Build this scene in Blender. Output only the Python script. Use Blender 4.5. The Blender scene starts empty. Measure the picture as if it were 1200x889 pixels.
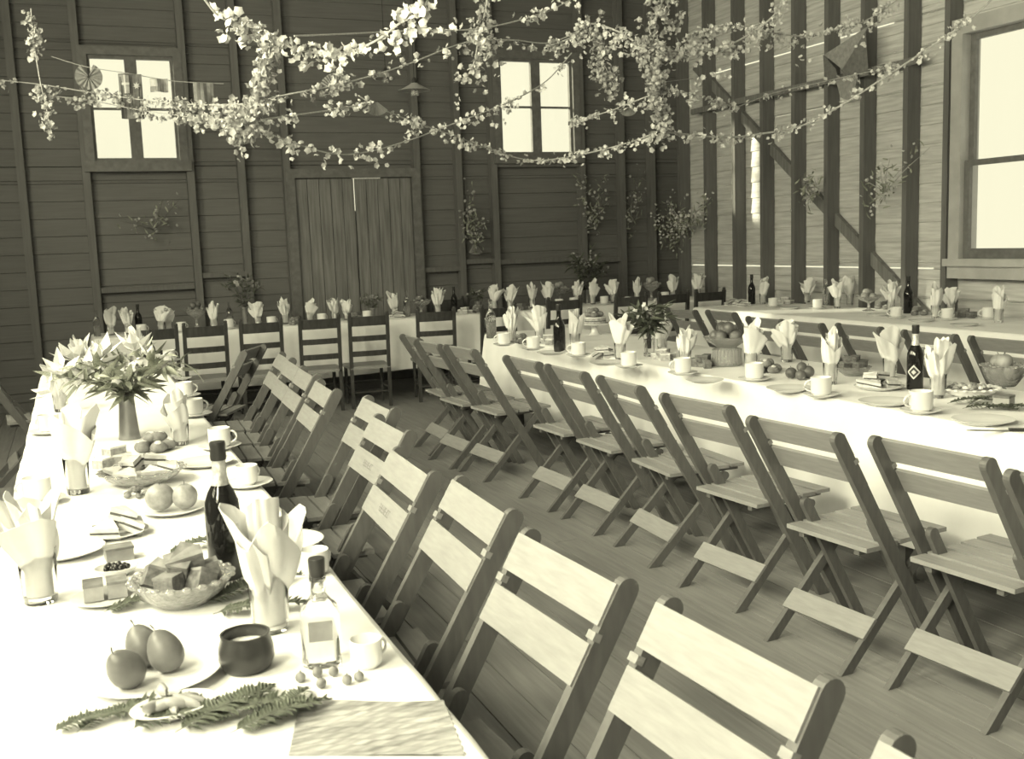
import bpy, bmesh, math, random
from mathutils import Vector, Matrix
random.seed(7)
SC = bpy.context.scene
COL = SC.collection
PI = math.pi

# ------------------------------------------------------------------ camera, world, sun, large lights, exposure
CAM_H = 1.4455
def make_camera():
    yaw, pitch, roll = 0.393, 0.1329, -0.0365
    fw = Vector((math.sin(yaw)*math.cos(pitch), math.cos(yaw)*math.cos(pitch), -math.sin(pitch)))
    rt = Vector((math.cos(yaw), -math.sin(yaw), 0)); up = rt.cross(fw)
    r = math.cos(roll)*rt + math.sin(roll)*up
    u = -math.sin(roll)*rt + math.cos(roll)*up
    cd = bpy.data.cameras.new('camera'); cd.sensor_width = 36; cd.lens = 1226.4/1200*36
    cd.clip_start = 0.02; cd.clip_end = 200
    cd.dof.use_dof = True; cd.dof.focus_distance = 4.6; cd.dof.aperture_fstop = 9
    co = bpy.data.objects.new('camera', cd); COL.objects.link(co)
    m = Matrix((r, u, -fw)).transposed().to_4x4(); m.translation = Vector((0, 0, CAM_H))
    co.matrix_world = m
    SC.camera = co
make_camera()

TINT = (1.0, 0.95, 0.665)
w = bpy.data.worlds.new('sky'); SC.world = w; w.use_nodes = True
bg = w.node_tree.nodes['Background']; bg.inputs[0].default_value = (1.0, 0.965, 0.70, 1); bg.inputs[1].default_value = 0.86

def sun(direction, energy, angle):
    l = bpy.data.lights.new('sun', 'SUN'); l.energy = energy; l.angle = math.radians(angle); l.color = TINT
    o = bpy.data.objects.new('sun', l); COL.objects.link(o)
    o.rotation_euler = Vector(direction).to_track_quat('-Z', 'Y').to_euler()
sun((1.0, -0.66, -0.41), 6.5, 2.5)

def window_light(name, loc, direction, sx, sy, power):
    l = bpy.data.lights.new(name, 'AREA'); l.shape = 'RECTANGLE'; l.size = sx; l.size_y = sy; l.energy = power; l.color = TINT
    o = bpy.data.objects.new(name, l); COL.objects.link(o); o.location = loc
    o.rotation_euler = Vector(direction).to_track_quat('-Z', 'Y').to_euler()
# daylight entering by the windows of the left wall
WX = -1.75
LEFT_WINDOWS = [(-0.3, 260), (2.0, 200), (4.4, 150), (7.0, 110)]      # centre along the wall, power
for yy, pw in LEFT_WINDOWS:
    window_light('window_daylight', (WX+0.03, yy, 2.65), (1, 0, -0.12), 1.2, 1.8, pw)

SC.view_settings.view_transform = 'Standard'; SC.view_settings.look = 'None'
SC.view_settings.exposure = 0.38; SC.view_settings.gamma = 1.0; SC.view_settings.use_curve_mapping = False

# ------------------------------------------------------------------ materials
MATS = {}
def mat(name, g, rough=0.6, var=0.0, scale=8.0, stretch=(1, 1, 1), bump=0.0, metallic=0.0, spec=0.5, trans=0.0, ior=1.45, sheen=0.0, tint=(1, 1, 1), alpha=1.0, detail=4.0, sss=0.0):
    m = bpy.data.materials.new(name); m.use_nodes = True; MATS[name] = m
    nt = m.node_tree; b = nt.nodes['Principled BSDF']
    c = [g*t for t in tint]
    b.inputs['Base Color'].default_value = (*c, 1); b.inputs['Roughness'].default_value = rough
    b.inputs['Metallic'].default_value = metallic; b.inputs['Specular IOR Level'].default_value = spec
    b.inputs['Transmission Weight'].default_value = trans; b.inputs['IOR'].default_value = ior
    b.inputs['Sheen Weight'].default_value = sheen
    if var or bump:
        tc = nt.nodes.new('ShaderNodeTexCoord'); mp = nt.nodes.new('ShaderNodeMapping'); mp.inputs['Scale'].default_value = stretch
        oi = nt.nodes.new('ShaderNodeObjectInfo'); add = nt.nodes.new('ShaderNodeVectorMath'); add.operation = 'ADD'
        mul = nt.nodes.new('ShaderNodeMath'); mul.operation = 'MULTIPLY'; mul.inputs[1].default_value = 37.0
        nt.links.new(oi.outputs['Random'], mul.inputs[0])
        nt.links.new(tc.outputs['Object'], mp.inputs[0]); nt.links.new(mp.outputs[0], add.inputs[0]); nt.links.new(mul.outputs[0], add.inputs[1])
        n = nt.nodes.new('ShaderNodeTexNoise'); n.inputs['Scale'].default_value = scale; n.inputs['Detail'].default_value = detail
        nt.links.new(add.outputs[0], n.inputs['Vector'])
        if var:
            rp = nt.nodes.new('ShaderNodeValToRGB')
            lo = [max(0, v*(1-var)) for v in c]; hi = [min(1, v*(1+var)) for v in c]
            rp.color_ramp.elements[0].position = 0.3; rp.color_ramp.elements[1].position = 0.7
            rp.color_ramp.elements[0].color = (*lo, 1); rp.color_ramp.elements[1].color = (*hi, 1)
            nt.links.new(n.outputs['Fac'], rp.inputs[0]); nt.links.new(rp.outputs[0], b.inputs['Base Color'])
        if bump:
            bp = nt.nodes.new('ShaderNodeBump'); bp.inputs['Strength'].default_value = bump; bp.inputs['Distance'].default_value = 0.01
            nt.links.new(n.outputs['Fac'], bp.inputs['Height']); nt.links.new(bp.outputs[0], b.inputs['Normal'])
    return m
mat('chair_wood', 0.27, 0.5, 0.10, 30, (3, 0.4, 3), 0.05)
mat('chair_post', 0.12, 0.5, 0.14, 20, (3, 3, 0.6), 0.05)
mat('ladder_wood', 0.05, 0.4, 0.3, 10, (4, 4, 1), 0.05)
mat('floor_wood', 0.25, 0.45, 0.16, 6, (9, 0.5, 1), 0.05)
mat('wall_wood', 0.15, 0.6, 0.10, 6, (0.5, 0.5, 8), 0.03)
mat('lit_board', 0.60, 0.45, 0.20, 6, (0.5, 0.5, 7), 0.06)  # same wood as the other walls, lightened to stand for light falling on it
mat('stud_wood', 0.15, 0.6, 0.14, 6, (6, 6, 0.5), 0.05)
mat('door_wood', 0.20, 0.55, 0.3, 5, (8, 8, 0.5), 0.1)
mat('frame_wood', 0.16, 0.5, 0.2, 6, (3, 3, 3), 0.05)
mat('window_frame_pale', 0.45, 0.5, 0.12, 6)
mat('plaster', 0.45, 0.9, 0.1, 2)
mat('ceiling_wood', 0.25, 0.8, 0.2, 3, (6, 0.5, 1))
mat('cloth', 0.86, 0.9, 0.05, 5, (1, 1, 1), 0.25, sheen=0.1)
mat('napkin', 0.82, 0.9, 0.03, 30, (1, 1, 1), 0.1)
mat('china', 0.78, 0.22, 0.02, 9)
mat('glass', 1.0, 0.03, trans=1.0, ior=1.45)
mat('pressed_glass', 0.92, 0.12, 0.05, 60, bump=0.6, trans=0.85, ior=1.45)
mat('dark_glass', 0.012, 0.06, spec=0.6)
mat('black_cap', 0.03, 0.35)
mat('foil', 0.62, 0.35, 0.25, 90, bump=0.5, metallic=0.4)
mat('label_paper', 0.55, 0.8, 0.1, 40)
mat('label_ink', 0.05, 0.8)
mat('tin', 0.32, 0.32, 0.15, 12, metallic=0.7)
mat('dark_pot', 0.035, 0.3, 0.2, 12)
mat('cream', 0.78, 0.5)
mat('leaf', 0.10, 0.5, 0.5, 30, tint=(0.9, 1.0, 0.8))
mat('pale_leaf', 0.30, 0.5, 0.45, 30, tint=(0.95, 1.0, 0.85))
mat('fern', 0.11, 0.6, 0.4, 60, tint=(0.9, 1.0, 0.8))
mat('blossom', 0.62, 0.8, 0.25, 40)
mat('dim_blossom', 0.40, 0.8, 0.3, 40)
mat('lily', 0.78, 0.6, 0.08, 30)
mat('stencil_ink', 0.20, 0.9)
mat('subfloor', 0.02, 0.95)
mat('twine', 0.42, 0.9, 0.2, 80)
mat('stem', 0.12, 0.7, 0.3, 40)
mat('fruit', 0.13, 0.4, 0.55, 14)
mat('pale_fruit', 0.34, 0.4, 0.4, 16)
mat('orange', 0.30, 0.45, 0.2, 60, bump=0.25)
mat('bread', 0.62, 0.9, 0.15, 50, bump=0.3)
mat('crust', 0.20, 0.8, 0.35, 40, bump=0.3)
mat('filling', 0.09, 0.7, 0.4, 60)
mat('cake', 0.16, 0.85, 0.4, 70, bump=0.5)
mat('pale_cake', 0.40, 0.85, 0.35, 60, bump=0.4)
mat('icing', 0.78, 0.5, 0.05, 30)
mat('berry', 0.03, 0.25, 0.3, 30)
mat('nut', 0.22, 0.6, 0.4, 50)
mat('steel', 0.45, 0.3, metallic=0.9)
mat('lamp_enamel', 0.35, 0.5, 0.1, 20)
mat('flag_dark', 0.16, 0.9, 0.2, 30)
mat('flag_mid', 0.30, 0.9, 0.2, 30)
mat('flag_pale', 0.55, 0.9, 0.1, 30)
mat('paper', 0.30, 0.9, 0.15, 30)
mat('runner_cloth', 0.30, 0.9, 0.5, 3, (3, 40, 1), 0.3)
def diffuser_mat():  # cloth for the added, unseen screens that soften the sun
    m = bpy.data.materials.new('diffuser_cloth'); m.use_nodes = True; nt = m.node_tree; MATS['diffuser_cloth'] = m
    b = nt.nodes['Principled BSDF']; b.inputs['Base Color'].default_value = (0.8, 0.8, 0.8, 1); b.inputs['Roughness'].default_value = 0.9
    t = nt.nodes.new('ShaderNodeBsdfTranslucent'); t.inputs[0].default_value = (0.8, 0.8, 0.8, 1); mx = nt.nodes.new('ShaderNodeMixShader'); mx.inputs[0].default_value = 0.5
    nt.links.new(b.outputs[0], mx.inputs[1]); nt.links.new(t.outputs[0], mx.inputs[2]); nt.links.new(mx.outputs[0], nt.nodes['Material Output'].inputs[0])
diffuser_mat()
def pane_mat():
    m = bpy.data.materials.new('window_glass'); m.use_nodes = True; nt = m.node_tree; MATS['window_glass'] = m
    nt.nodes.clear()
    o = nt.nodes.new('ShaderNodeOutputMaterial'); mx = nt.nodes.new('ShaderNodeMixShader'); t = nt.nodes.new('ShaderNodeBsdfTransparent'); g = nt.nodes.new('ShaderNodeBsdfGlossy')
    g.inputs['Roughness'].default_value = 0.05; mx.inputs[0].default_value = 0.04
    t.inputs[0].default_value = (0.97, 0.97, 0.97, 1)
    nt.links.new(t.outputs[0], mx.inputs[1]); nt.links.new(g.outputs[0], mx.inputs[2]); nt.links.new(mx.outputs[0], o.inputs[0])
pane_mat()

# ------------------------------------------------------------------ mesh helpers
class MB:
    def __init__(self): self.v = []; self.f = []
    def add(self, vs, fs):
        k = len(self.v); self.v += [tuple(p) for p in vs]; self.f += [[i+k for i in f] for f in fs]; return self
    def box(self, x0, x1, y0, y1, z0, z1, M=None):
        vs = [(x, y, z) for z in (z0, z1) for y in (y0, y1) for x in (x0, x1)]
        if M is not None: vs = [M @ Vector(p) for p in vs]
        return self.add(vs, [(0, 2, 3, 1), (4, 5, 7, 6), (0, 1, 5, 4), (2, 6, 7, 3), (0, 4, 6, 2), (1, 3, 7, 5)])
    def prism_y(self, poly, y0, y1):          # poly of (x,z), extruded along y
        n = len(poly)
        vs = [(x, y0, z) for x, z in poly] + [(x, y1, z) for x, z in poly]
        return self.add(vs, [list(range(n)), list(range(2*n-1, n-1, -1))] + [(i, i+n, (i+1) % n+n, (i+1) % n) for i in range(n)])
    def prism_z(self, poly, z0, z1):
        n = len(poly)
        vs = [(x, y, z0) for x, y in poly] + [(x, y, z1) for x, y in poly]
        return self.add(vs, [list(range(n-1, -1, -1)), list(range(n, 2*n))] + [(i, (i+1) % n, (i+1) % n+n, i+n) for i in range(n)])
    def tube(self, pts, r, n=6, r1=None):
        pts = [Vector(p) for p in pts]; k = len(pts); vs = []; fs = []
        for i, p in enumerate(pts):
            d = (pts[min(i+1, k-1)] - pts[max(i-1, 0)])
            if d.length < 1e-9: d = Vector((0, 0, 1))
            d.normalize(); a = d.orthogonal().normalized() if abs(d.z) > 0.95 else d.cross(Vector((0, 0, 1))).normalized(); b = d.cross(a)
            rr = r if r1 is None else r + (r1-r)*i/max(1, k-1)
            for j in range(n):
                t = 2*PI*j/n; vs.append(p + a*rr*math.cos(t) + b*rr*math.sin(t))
        for i in range(k-1):
            for j in range(n): fs.append((i*n+j, i*n+(j+1) % n, (i+1)*n+(j+1) % n, (i+1)*n+j))
        fs.append(list(range(n-1, -1, -1))); fs.append([(k-1)*n+j for j in range(n)])
        return self.add(vs, fs)
    def lathe(self, prof, n=24, c=(0, 0, 0), sx=1, sy=1):
        vs = []; fs = []; idx = []
        for r, z in prof:
            if r < 1e-6: idx.append([len(vs)]); vs.append((c[0], c[1], c[2]+z))
            else:
                idx.append(list(range(len(vs), len(vs)+n)))
                for j in range(n):
                    t = 2*PI*j/n; vs.append((c[0]+r*sx*math.cos(t), c[1]+r*sy*math.sin(t), c[2]+z))
        for a, b in zip(idx[:-1], idx[1:]):
            for j in range(n):
                if len(a) == 1 and len(b) == 1: continue
                if len(a) == 1: fs.append((a[0], b[(j+1) % n], b[j]))
                elif len(b) == 1: fs.append((a[j], a[(j+1) % n], b[0]))
                else: fs.append((a[j], a[(j+1) % n], b[(j+1) % n], b[j]))
        return self.add(vs, fs)
    def blob(self, c, rx, ry, rz, seed=0, amp=0.1, n=10, m=7):
        rnd = random.Random(seed); ph = [rnd.uniform(0, 6.28) for _ in range(4)]
        prof = []; vs = []; fs = []
        for i in range(m+1):
            t = PI*i/m
            for j in range(n):
                a = 2*PI*j/n
                k = 1 + amp*(math.sin(2*a+ph[0])*math.sin(t) + 0.6*math.sin(3*t+ph[1]) + 0.5*math.cos(3*a+ph[2])*math.sin(t))
                vs.append((c[0]+rx*k*math.sin(t)*math.cos(a), c[1]+ry*k*math.sin(t)*math.sin(a), c[2]-rz*k*math.cos(t)))
        for i in range(m):
            for j in range(n): fs.append((i*n+j, i*n+(j+1) % n, (i+1)*n+(j+1) % n, (i+1)*n+j))
        return self.add(vs, fs)
    def mesh(self, name, smooth=False):
        me = bpy.data.meshes.new(name); me.from_pydata(self.v, [], self.f)
        bm = bmesh.new(); bm.from_mesh(me); bmesh.ops.recalc_face_normals(bm, faces=bm.faces); bm.to_mesh(me); bm.free()
        if smooth:
            me.polygons.foreach_set('use_smooth', [True]*len(me.polygons))
            if smooth != 'all': me.set_sharp_from_angle(angle=math.radians(45))
        return me
    def build(self, name, m, parent=None, smooth=False, loc=None, rotz=0):
        me = self.mesh(name, smooth); me.materials.append(MATS[m])
        return place(name, me, parent, loc, rotz)
def place(name, me, parent=None, loc=None, rotz=0, scale=None):
    o = bpy.data.objects.new(name, me); COL.objects.link(o)
    if parent is not None: o.parent = parent
    if loc is not None: o.location = loc
    if rotz: o.rotation_euler = (0, 0, rotz)
    if scale is not None: o.scale = scale if hasattr(scale, '__len__') else (scale,)*3
    return o
def empty(name, loc=(0, 0, 0), rotz=0):
    o = bpy.data.objects.new(name, None); o.empty_display_size = 0.05; COL.objects.link(o); o.location = loc; o.rotation_euler = (0, 0, rotz); return o
def tag(o, label, cat, group=None):
    o['label'] = label; o['category'] = cat
    if group: o['group'] = group
    return o
def copy_tree(o, parent=None):
    c = o.copy(); COL.objects.link(c); c.parent = parent
    for ch in list(o.children): copy_tree(ch, c)
    return c
ORD = ['first', 'second', 'third', 'fourth', 'fifth', 'sixth', 'seventh', 'eighth', 'ninth', 'tenth', 'eleventh', 'twelfth', 'thirteenth', 'fourteenth', 'fifteenth', 'sixteenth', 'seventeenth', 'eighteenth', 'nineteenth', 'twentieth', 'twenty-first', 'twenty-second', 'twenty-third', 'twenty-fourth', 'twenty-fifth', 'twenty-sixth', 'twenty-seventh', 'twenty-eighth', 'twenty-ninth', 'thirtieth']
REG = {}
def reg(o, what, where, cat, key=None):       # labels by rank along the table are set at the end
    REG.setdefault((what, where), []).append(o); o['category'] = cat; return o
def finish_labels():
    for (what, where), obs in REG.items():
        back = where.startswith('back')
        obs.sort(key=lambda o: (o.location.x if back else o.location.y))
        for i, o in enumerate(obs):
            if len(obs) == 1: o['label'] = '%s on the %s' % (what, where)
            else:
                o['label'] = '%s on the %s, %s from %s' % (what, where, ORD[i], 'the left end' if back else 'the near end')
                o['group'] = '%ss on the %s' % (what, where)

# ------------------------------------------------------------------ the room
YB, XR, YF, ZC = 10.8, 6.65, -2.6, 4.3       # stud fronts of the back and right wall, front wall, ceiling
def cut(rects, h):
    out = []
    for (a0, a1, b0, b1) in rects:
        h0, h1, k0, k1 = h
        if a1 <= h0 or a0 >= h1 or b1 <= k0 or b0 >= k1: out.append((a0, a1, b0, b1)); continue
        if b0 < k0: out.append((a0, a1, b0, k0))
        if b1 > k1: out.append((a0, a1, k1, b1))
        m0, m1 = max(b0, k0), min(b1, k1)
        if a0 < h0: out.append((a0, h0, m0, m1))
        if a1 > h1: out.append((h1, a1, m0, m1))
    return out
WIN_L = (0.25, 1.12, 2.27, 3.35); WIN_C = (4.41, 5.39, 2.32, 3.45); DOOR = (2.15, 3.43, 0.0, 2.15)
WIN_R = (5.25, 6.50, 1.12, 2.95)             # along Y on the right wall
def struct(o): o['kind'] = 'structure'; return o

# floor: sub-floor slab and boards running the length of the hall
mb = MB(); mb.box(-2.7, 6.9, -2.7, 11.0, -0.2, -0.021)
floor = struct(mb.build('floor', 'subfloor'))
rnd = random.Random(3); BW = 0.135; x = -2.7
cache = {}
while x < 6.85:
    y = -2.7 - rnd.uniform(0, 2.5)
    while y < 10.98:
        L = rnd.choice([3.2, 3.8, 4.4]); y0, y1 = max(-2.7, y), min(10.98, y+L)
        if y1 > y0+0.05:
            M = MB(); M.box(0.0022, BW-0.0022, 0.0008, y1-y0-0.0008, -0.022, 0.0)
            o = M.build('floorboard', 'floor_wood', floor); o.location = (x, y0, rnd.uniform(-0.0012, 0))
        y += L
    x += BW

# ceiling
mb = MB(); mb.box(-2.7, 6.9, -2.7, 11.0, ZC, ZC+0.1); struct(mb.build('ceiling', 'ceiling_wood'))

# back wall
mb = MB(); mb.box(-2.7, 6.64, YB, YB+0.1, 0, 0.08); mb.box(-2.7, 6.64, YB, YB+0.1, ZC-0.1, ZC)
mb.box(-2.7, 6.9, YB+0.125, YB+0.14, 0, 0.02)
wall_back = struct(mb.build('wall_back', 'stud_wood'))
BP = 0.163
z = 0.0; k = 0
while z < ZC:
    rs = [(-2.7, 6.9, z, min(ZC, z+BP-0.004))]
    for h in (WIN_L, WIN_C, DOOR): rs = cut(rs, h)
    for (a0, a1, b0, b1) in rs:
        if a1-a0 < 0.02 or b1-b0 < 0.01: continue
        M = MB(); M.add([(0, 0.0, 0), (a1-a0, 0.0, 0), (a1-a0, 0.012, b1-b0), (0, 0.012, b1-b0), (0, 0.025, -0.012), (a1-a0, 0.025, -0.012), (a1-a0, 0.03, b1-b0+0.012), (0, 0.03, b1-b0+0.012)],
              [(0, 1, 2, 3), (5, 4, 7, 6), (1, 0, 4, 5), (3, 2, 6, 7), (0, 3, 7, 4), (2, 1, 5, 6)])
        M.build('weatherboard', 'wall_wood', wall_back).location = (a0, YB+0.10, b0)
    z += BP
xs = -2.4
for xs in [-2.3, -1.65, -1.0, -0.35, 0.21, 1.16, 1.65, 2.10, 3.48, 3.95, 4.36, 5.44, 5.95, 6.35]:
    M = MB(); M.box(-0.035, 0.035, 0, 0.098, 0.08, ZC-0.1); M.build('stud', 'stud_wood', wall_back).location = (xs, YB, 0)
for (a0, a1, zz) in [(1.2, 1.62, 1.2), (3.52, 3.92, 1.15), (3.98, 4.33, 1.22), (4.4, 5.4, 2.26), (4.4, 5.4, 1.2), (0.25, 1.12, 1.1), (5.48, 5.92, 1.17)]:
    M = MB(); M.box(0, a1-a0, 0, 0.07, -0.025, 0.025); M.build('nogging', 'stud_wood', wall_back).location = (a0, YB+0.02, zz)

# right wall: boards between open studs, daylight slits where boards have shrunk apart
mb = MB(); mb.box(XR, XR+0.14, YF, YB+0.1, 0, 0.08); mb.box(XR, XR+0.14, YF, YB+0.1, ZC-0.1, ZC)
wall_right = struct(mb.build('wall_right', 'stud_wood'))
z = 0.08; zs = []
edges = [0.0]
while edges[-1] < ZC: edges.append(edges[-1]+BP)
SD = 0.14
SLITS = {1.07: (6.9, 10.7), 2.60: (8.3, 9.1), 3.20: (7.4, 10.3), 0.82: (9.2, 10.1)}
for i in range(len(edges)-1):
    z0, z1 = edges[i], min(edges[i+1], ZC)
    rs = cut([(YF, YB+0.14, z0, z1)], WIN_R)
    for s, (ya, yb) in SLITS.items():
        if z0 <= s < z1: rs = [q for r in rs for q in cut([r], (ya, yb, s-0.006, s+0.006))]
    for (a0, a1, b0, b1) in rs:
        if a1-a0 < 0.02 or b1-b0 < 0.006: continue
        top_slit = any(abs(b1-(s-0.006)) < 1e-4 for s in SLITS); bot_slit = any(abs(b0-(s+0.006)) < 1e-4 for s in SLITS)
        lo = 0 if bot_slit else -0.012; hi = 0 if top_slit else 0.012
        M = MB(); M.add([(0.0, 0, 0), (0.0, a1-a0, 0), (0.012, a1-a0, b1-b0-0.003), (0.012, 0, b1-b0-0.003), (0.025, 0, lo), (0.025, a1-a0, lo), (0.03, a1-a0, b1-b0+hi-0.0), (0.03, 0, b1-b0+hi-0.0)],
              [(0, 1, 2, 3), (5, 4, 7, 6), (1, 0, 4, 5), (3, 2, 6, 7), (0, 3, 7, 4), (2, 1, 5, 6)])
        M.build('weatherboard', 'lit_board', wall_right).location = (XR+SD, a0, b0)
yy = 10.62
STUDS = [10.72, 10.17, 9.62, 9.12, 8.61, 8.12, 7.63, 7.10, 6.65, 5.18, 4.65, 4.13, 3.6, 3.1, 2.6, 2.1, 1.6, 1.1, 0.6, 0.1, -0.4, -0.9, -1.4, -1.9, -2.4]
for ys in STUDS:
    M = MB(); M.box(0, SD-0.002, -0.028, 0.028, 0.08, ZC-0.1); M.build('stud', 'stud_wood', wall_right).location = (XR, ys, 0)
M = MB()   # diagonal brace set behind the studs
a, b = Vector((XR+0.115, 10.5, 3.33)), Vector((XR+0.115, 6.62, 0.42)); d = (b-a); dn = d.normalized(); nrm = Vector((0, -dn.z, dn.y))
if nrm.z < 0: nrm = -nrm
vs = []
for p in (a, b):
    for sx_, sn in ((-0.03, -0.05), (0.018, -0.05), (0.018, 0.05), (-0.03, 0.05)): vs.append(p + Vector((sx_, 0, 0)) + nrm*sn)
M.add(vs, [(0, 1, 2, 3), (7, 6, 5, 4), (0, 4, 5, 1), (1, 5, 6, 2), (2, 6, 7, 3), (3, 7, 4, 0)]); M.build('diagonal_brace', 'door_wood', wall_right)
M = MB(); M.box(0, 0.03, 0, 3.5, -0.03, 0.03); M.build('rail', 'door_wood', wall_right).location = (XR-0.03, 6.9, 2.80)

# left and front walls (behind and beside the camera), with their window openings
def plain_wall(name, along, c, lo, hi, holes):
    rs = [(lo, hi, 0, ZC)]
    for h in holes: rs = cut(rs, h)
    M = MB()
    for (a0, a1, b0, b1) in rs:
        if along == 'y': M.box(c-0.1, c, a0, a1, b0, b1)
        else: M.box(a0, a1, c-0.1, c, b0, b1)
    return struct(M.build(name, 'wall_wood'))
plain_wall('wall_left', 'y', WX, YF-0.1, 11.0, [(y_-0.6, y_+0.6, 1.75, 3.55) for y_, _ in LEFT_WINDOWS])
plain_wall('wall_front', 'x', YF, -2.7, 6.9, [])
for i, (yy, _) in enumerate(LEFT_WINDOWS):
    M = MB(); M.box(WX-0.1, WX+0.02, yy-0.68, yy-0.6, 1.65, 3.63); M.box(WX-0.1, WX+0.02, yy+0.6, yy+0.68, 1.65, 3.63); M.box(WX-0.1, WX+0.02, yy-0.6, yy+0.6, 3.55, 3.63); M.box(WX-0.1, WX+0.04, yy-0.7, yy+0.7, 1.65, 1.75)
    f = struct(M.build('window_%d' % (4+i), 'frame_wood'))
    M = MB(); M.box(WX-0.06, WX-0.03, yy-0.6, yy+0.6, 2.63, 2.68); M.build('meeting_rail', 'frame_wood', f)
    M = MB(); M.box(WX-0.02, WX-0.012, yy-0.6, yy+0.6, 1.75, 3.55); M.build('sun_diffuser', 'diffuser_cloth', f)  # screen added out of view to diffuse direct sun, not a known blind

# back-wall casement windows
def back_window(name, W, gx, gz):
    a0, a1, b0, b1 = W
    M = MB()   # outer frame with architrave
    t = 0.05; y0, y1 = YB-0.012, YB+0.13
    M.box(a0-0.03, a0+t, y0, y1, b0-0.03, b1+0.03); M.box(a1-t, a1+0.03, y0, y1, b0-0.03, b1+0.03)
    M.box(a0+t, a1-t, y0, y1, b1-t, b1+0.03); M.box(a0-0.05, a1+0.05, y0-0.03, y1, b0-0.05, b0+t)
    f = struct(M.build(name, 'frame_wood'))
    cx = (a0+a1)/2
    for s in (0, 1):
        c0, c1 = (a0+t, cx) if s == 0 else (cx, a1-t)
        M = MB(); e = 0.026; ya, yb = YB+0.03, YB+0.075; z0, z1 = b0+t, b1-t
        e0, e1 = (e, 0.055) if s == 0 else (0.055, e)
        M.box(c0, c0+e0, ya, yb, z0, z1); M.box(c1-e1, c1, ya, yb, z0, z1); M.box(c0+e0, c1-e1, ya, yb, z0, z0+0.03); M.box(c0+e0, c1-e1, ya, yb, z1-0.03, z1)
        cas = M.build('casement', 'frame_wood', f)
        zm = z0 + (z1-z0)*gz
        M = MB(); M.box(c0+e0, c1-e1, ya+0.01, yb-0.01, zm-0.011, zm+0.011); M.build('glazing_bar', 'frame_wood', cas)
        for (q0, q1) in ((z0+0.03, zm-0.011), (zm+0.011, z1-0.03)):
            M = MB(); M.box(c0+e0, c1-e1, YB+0.05, YB+0.053, q0, q1); M.build('pane', 'window_glass', cas)
    return f
back_window('window_1', WIN_L, 2, 0.5)
back_window('window_2', WIN_C, 2, 0.5)

# right-wall sash window
a0, a1, b0, b1 = WIN_R
M = MB(); xa, xb = XR-0.02, XR+0.175
M.box(xa, xb, a0-0.08, a0+0.03, b0-0.1, b1+0.09); M.box(xa, xb, a1-0.03, a1+0.08, b0-0.1, b1+0.09); M.box(xa, xb, a0+0.03, a1-0.03, b1-0.03, b1+0.09)
M.box(xa-0.05, xb, a0-0.09, a1+0.09, b0-0.02, b0+0.04); M.box(xa-0.006, xb, a0-0.08, a1+0.08, b0-0.12, b0-0.021)
f = struct(M.build('window_3', 'window_frame_pale'))
zm = 1.92
for (q0, q1, xo) in ((b0+0.04, zm+0.02, 0.03), (zm-0.02, b1-0.03, 0.07)):
    M = MB(); x0, x1 = XR+xo, XR+xo+0.035; y0, y1 = a0+0.03, a1-0.03; e = 0.05
    M.box(x0, x1, y0, y0+e, q0, q1); M.box(x0, x1, y1-e, y1, q0, q1); M.box(x0, x1, y0+e, y1-e, q0, q0+(0.08 if xo < 0.05 else 0.04)); M.box(x0, x1, y0+e, y1-e, q1-0.045, q1)
    s = M.build('sash', 'frame_wood', f)
    M = MB(); M.box(x0+0.015, x0+0.018, y0+e, y1-e, q0+0.04, q1-0.045); M.build('pane', 'window_glass', s)

# double ledged door in the back wall
a0, a1, b0, b1 = DOOR
M = MB(); M.box(a0-0.07, a0+0.02, YB-0.015, YB+0.12, 0, b1+0.08); M.box(a1-0.02, a1+0.07, YB-0.015, YB+0.12, 0, b1+0.08); M.box(a0+0.02, a1-0.02, YB-0.015, YB+0.12, b1-0.01, b1+0.08)
dr = struct(M.build('door_1', 'frame_wood'))
cx = (a0+a1)/2
for s in (0, 1):
    c0, c1 = (a0+0.025, cx-0.004) if s == 0 else (cx+0.004, a1-0.025)
    M = MB(); M.box(c0, c1, YB+0.055, YB+0.085, 0.25, 0.4); M.box(c0, c1, YB+0.055, YB+0.085, 1.65, 1.8)
    leaf = M.build('door_leaf', 'door_wood', dr)
    M = MB()
    if s == 0: M.box(c0-0.03, c1, YB+0.088, YB+0.098, 0.0, b1+0.02); M.box(c1, c1+0.03, YB+0.088, YB+0.098, 0, 1.80)
    else: M.box(c0+0.025, c1+0.03, YB+0.088, YB+0.098, 0.0, b1-0.06); M.box(c0+0.30, c1+0.03, YB+0.088, YB+0.098, b1-0.06, b1+0.02)
    M.build('light_stop', 'door_wood', leaf)  # added behind the planks to block daylight leaking through the joints
    n = 5; pw = (c1-c0)/n
    for i in range(n):
        M = MB(); M.box(0.003, pw-0.003, 0, 0.028, 0.01, b1-0.02); M.build('plank', 'door_wood', leaf).location = (c0+i*pw, YB+0.025+random.uniform(-0.003, 0.003), 0)
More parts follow.
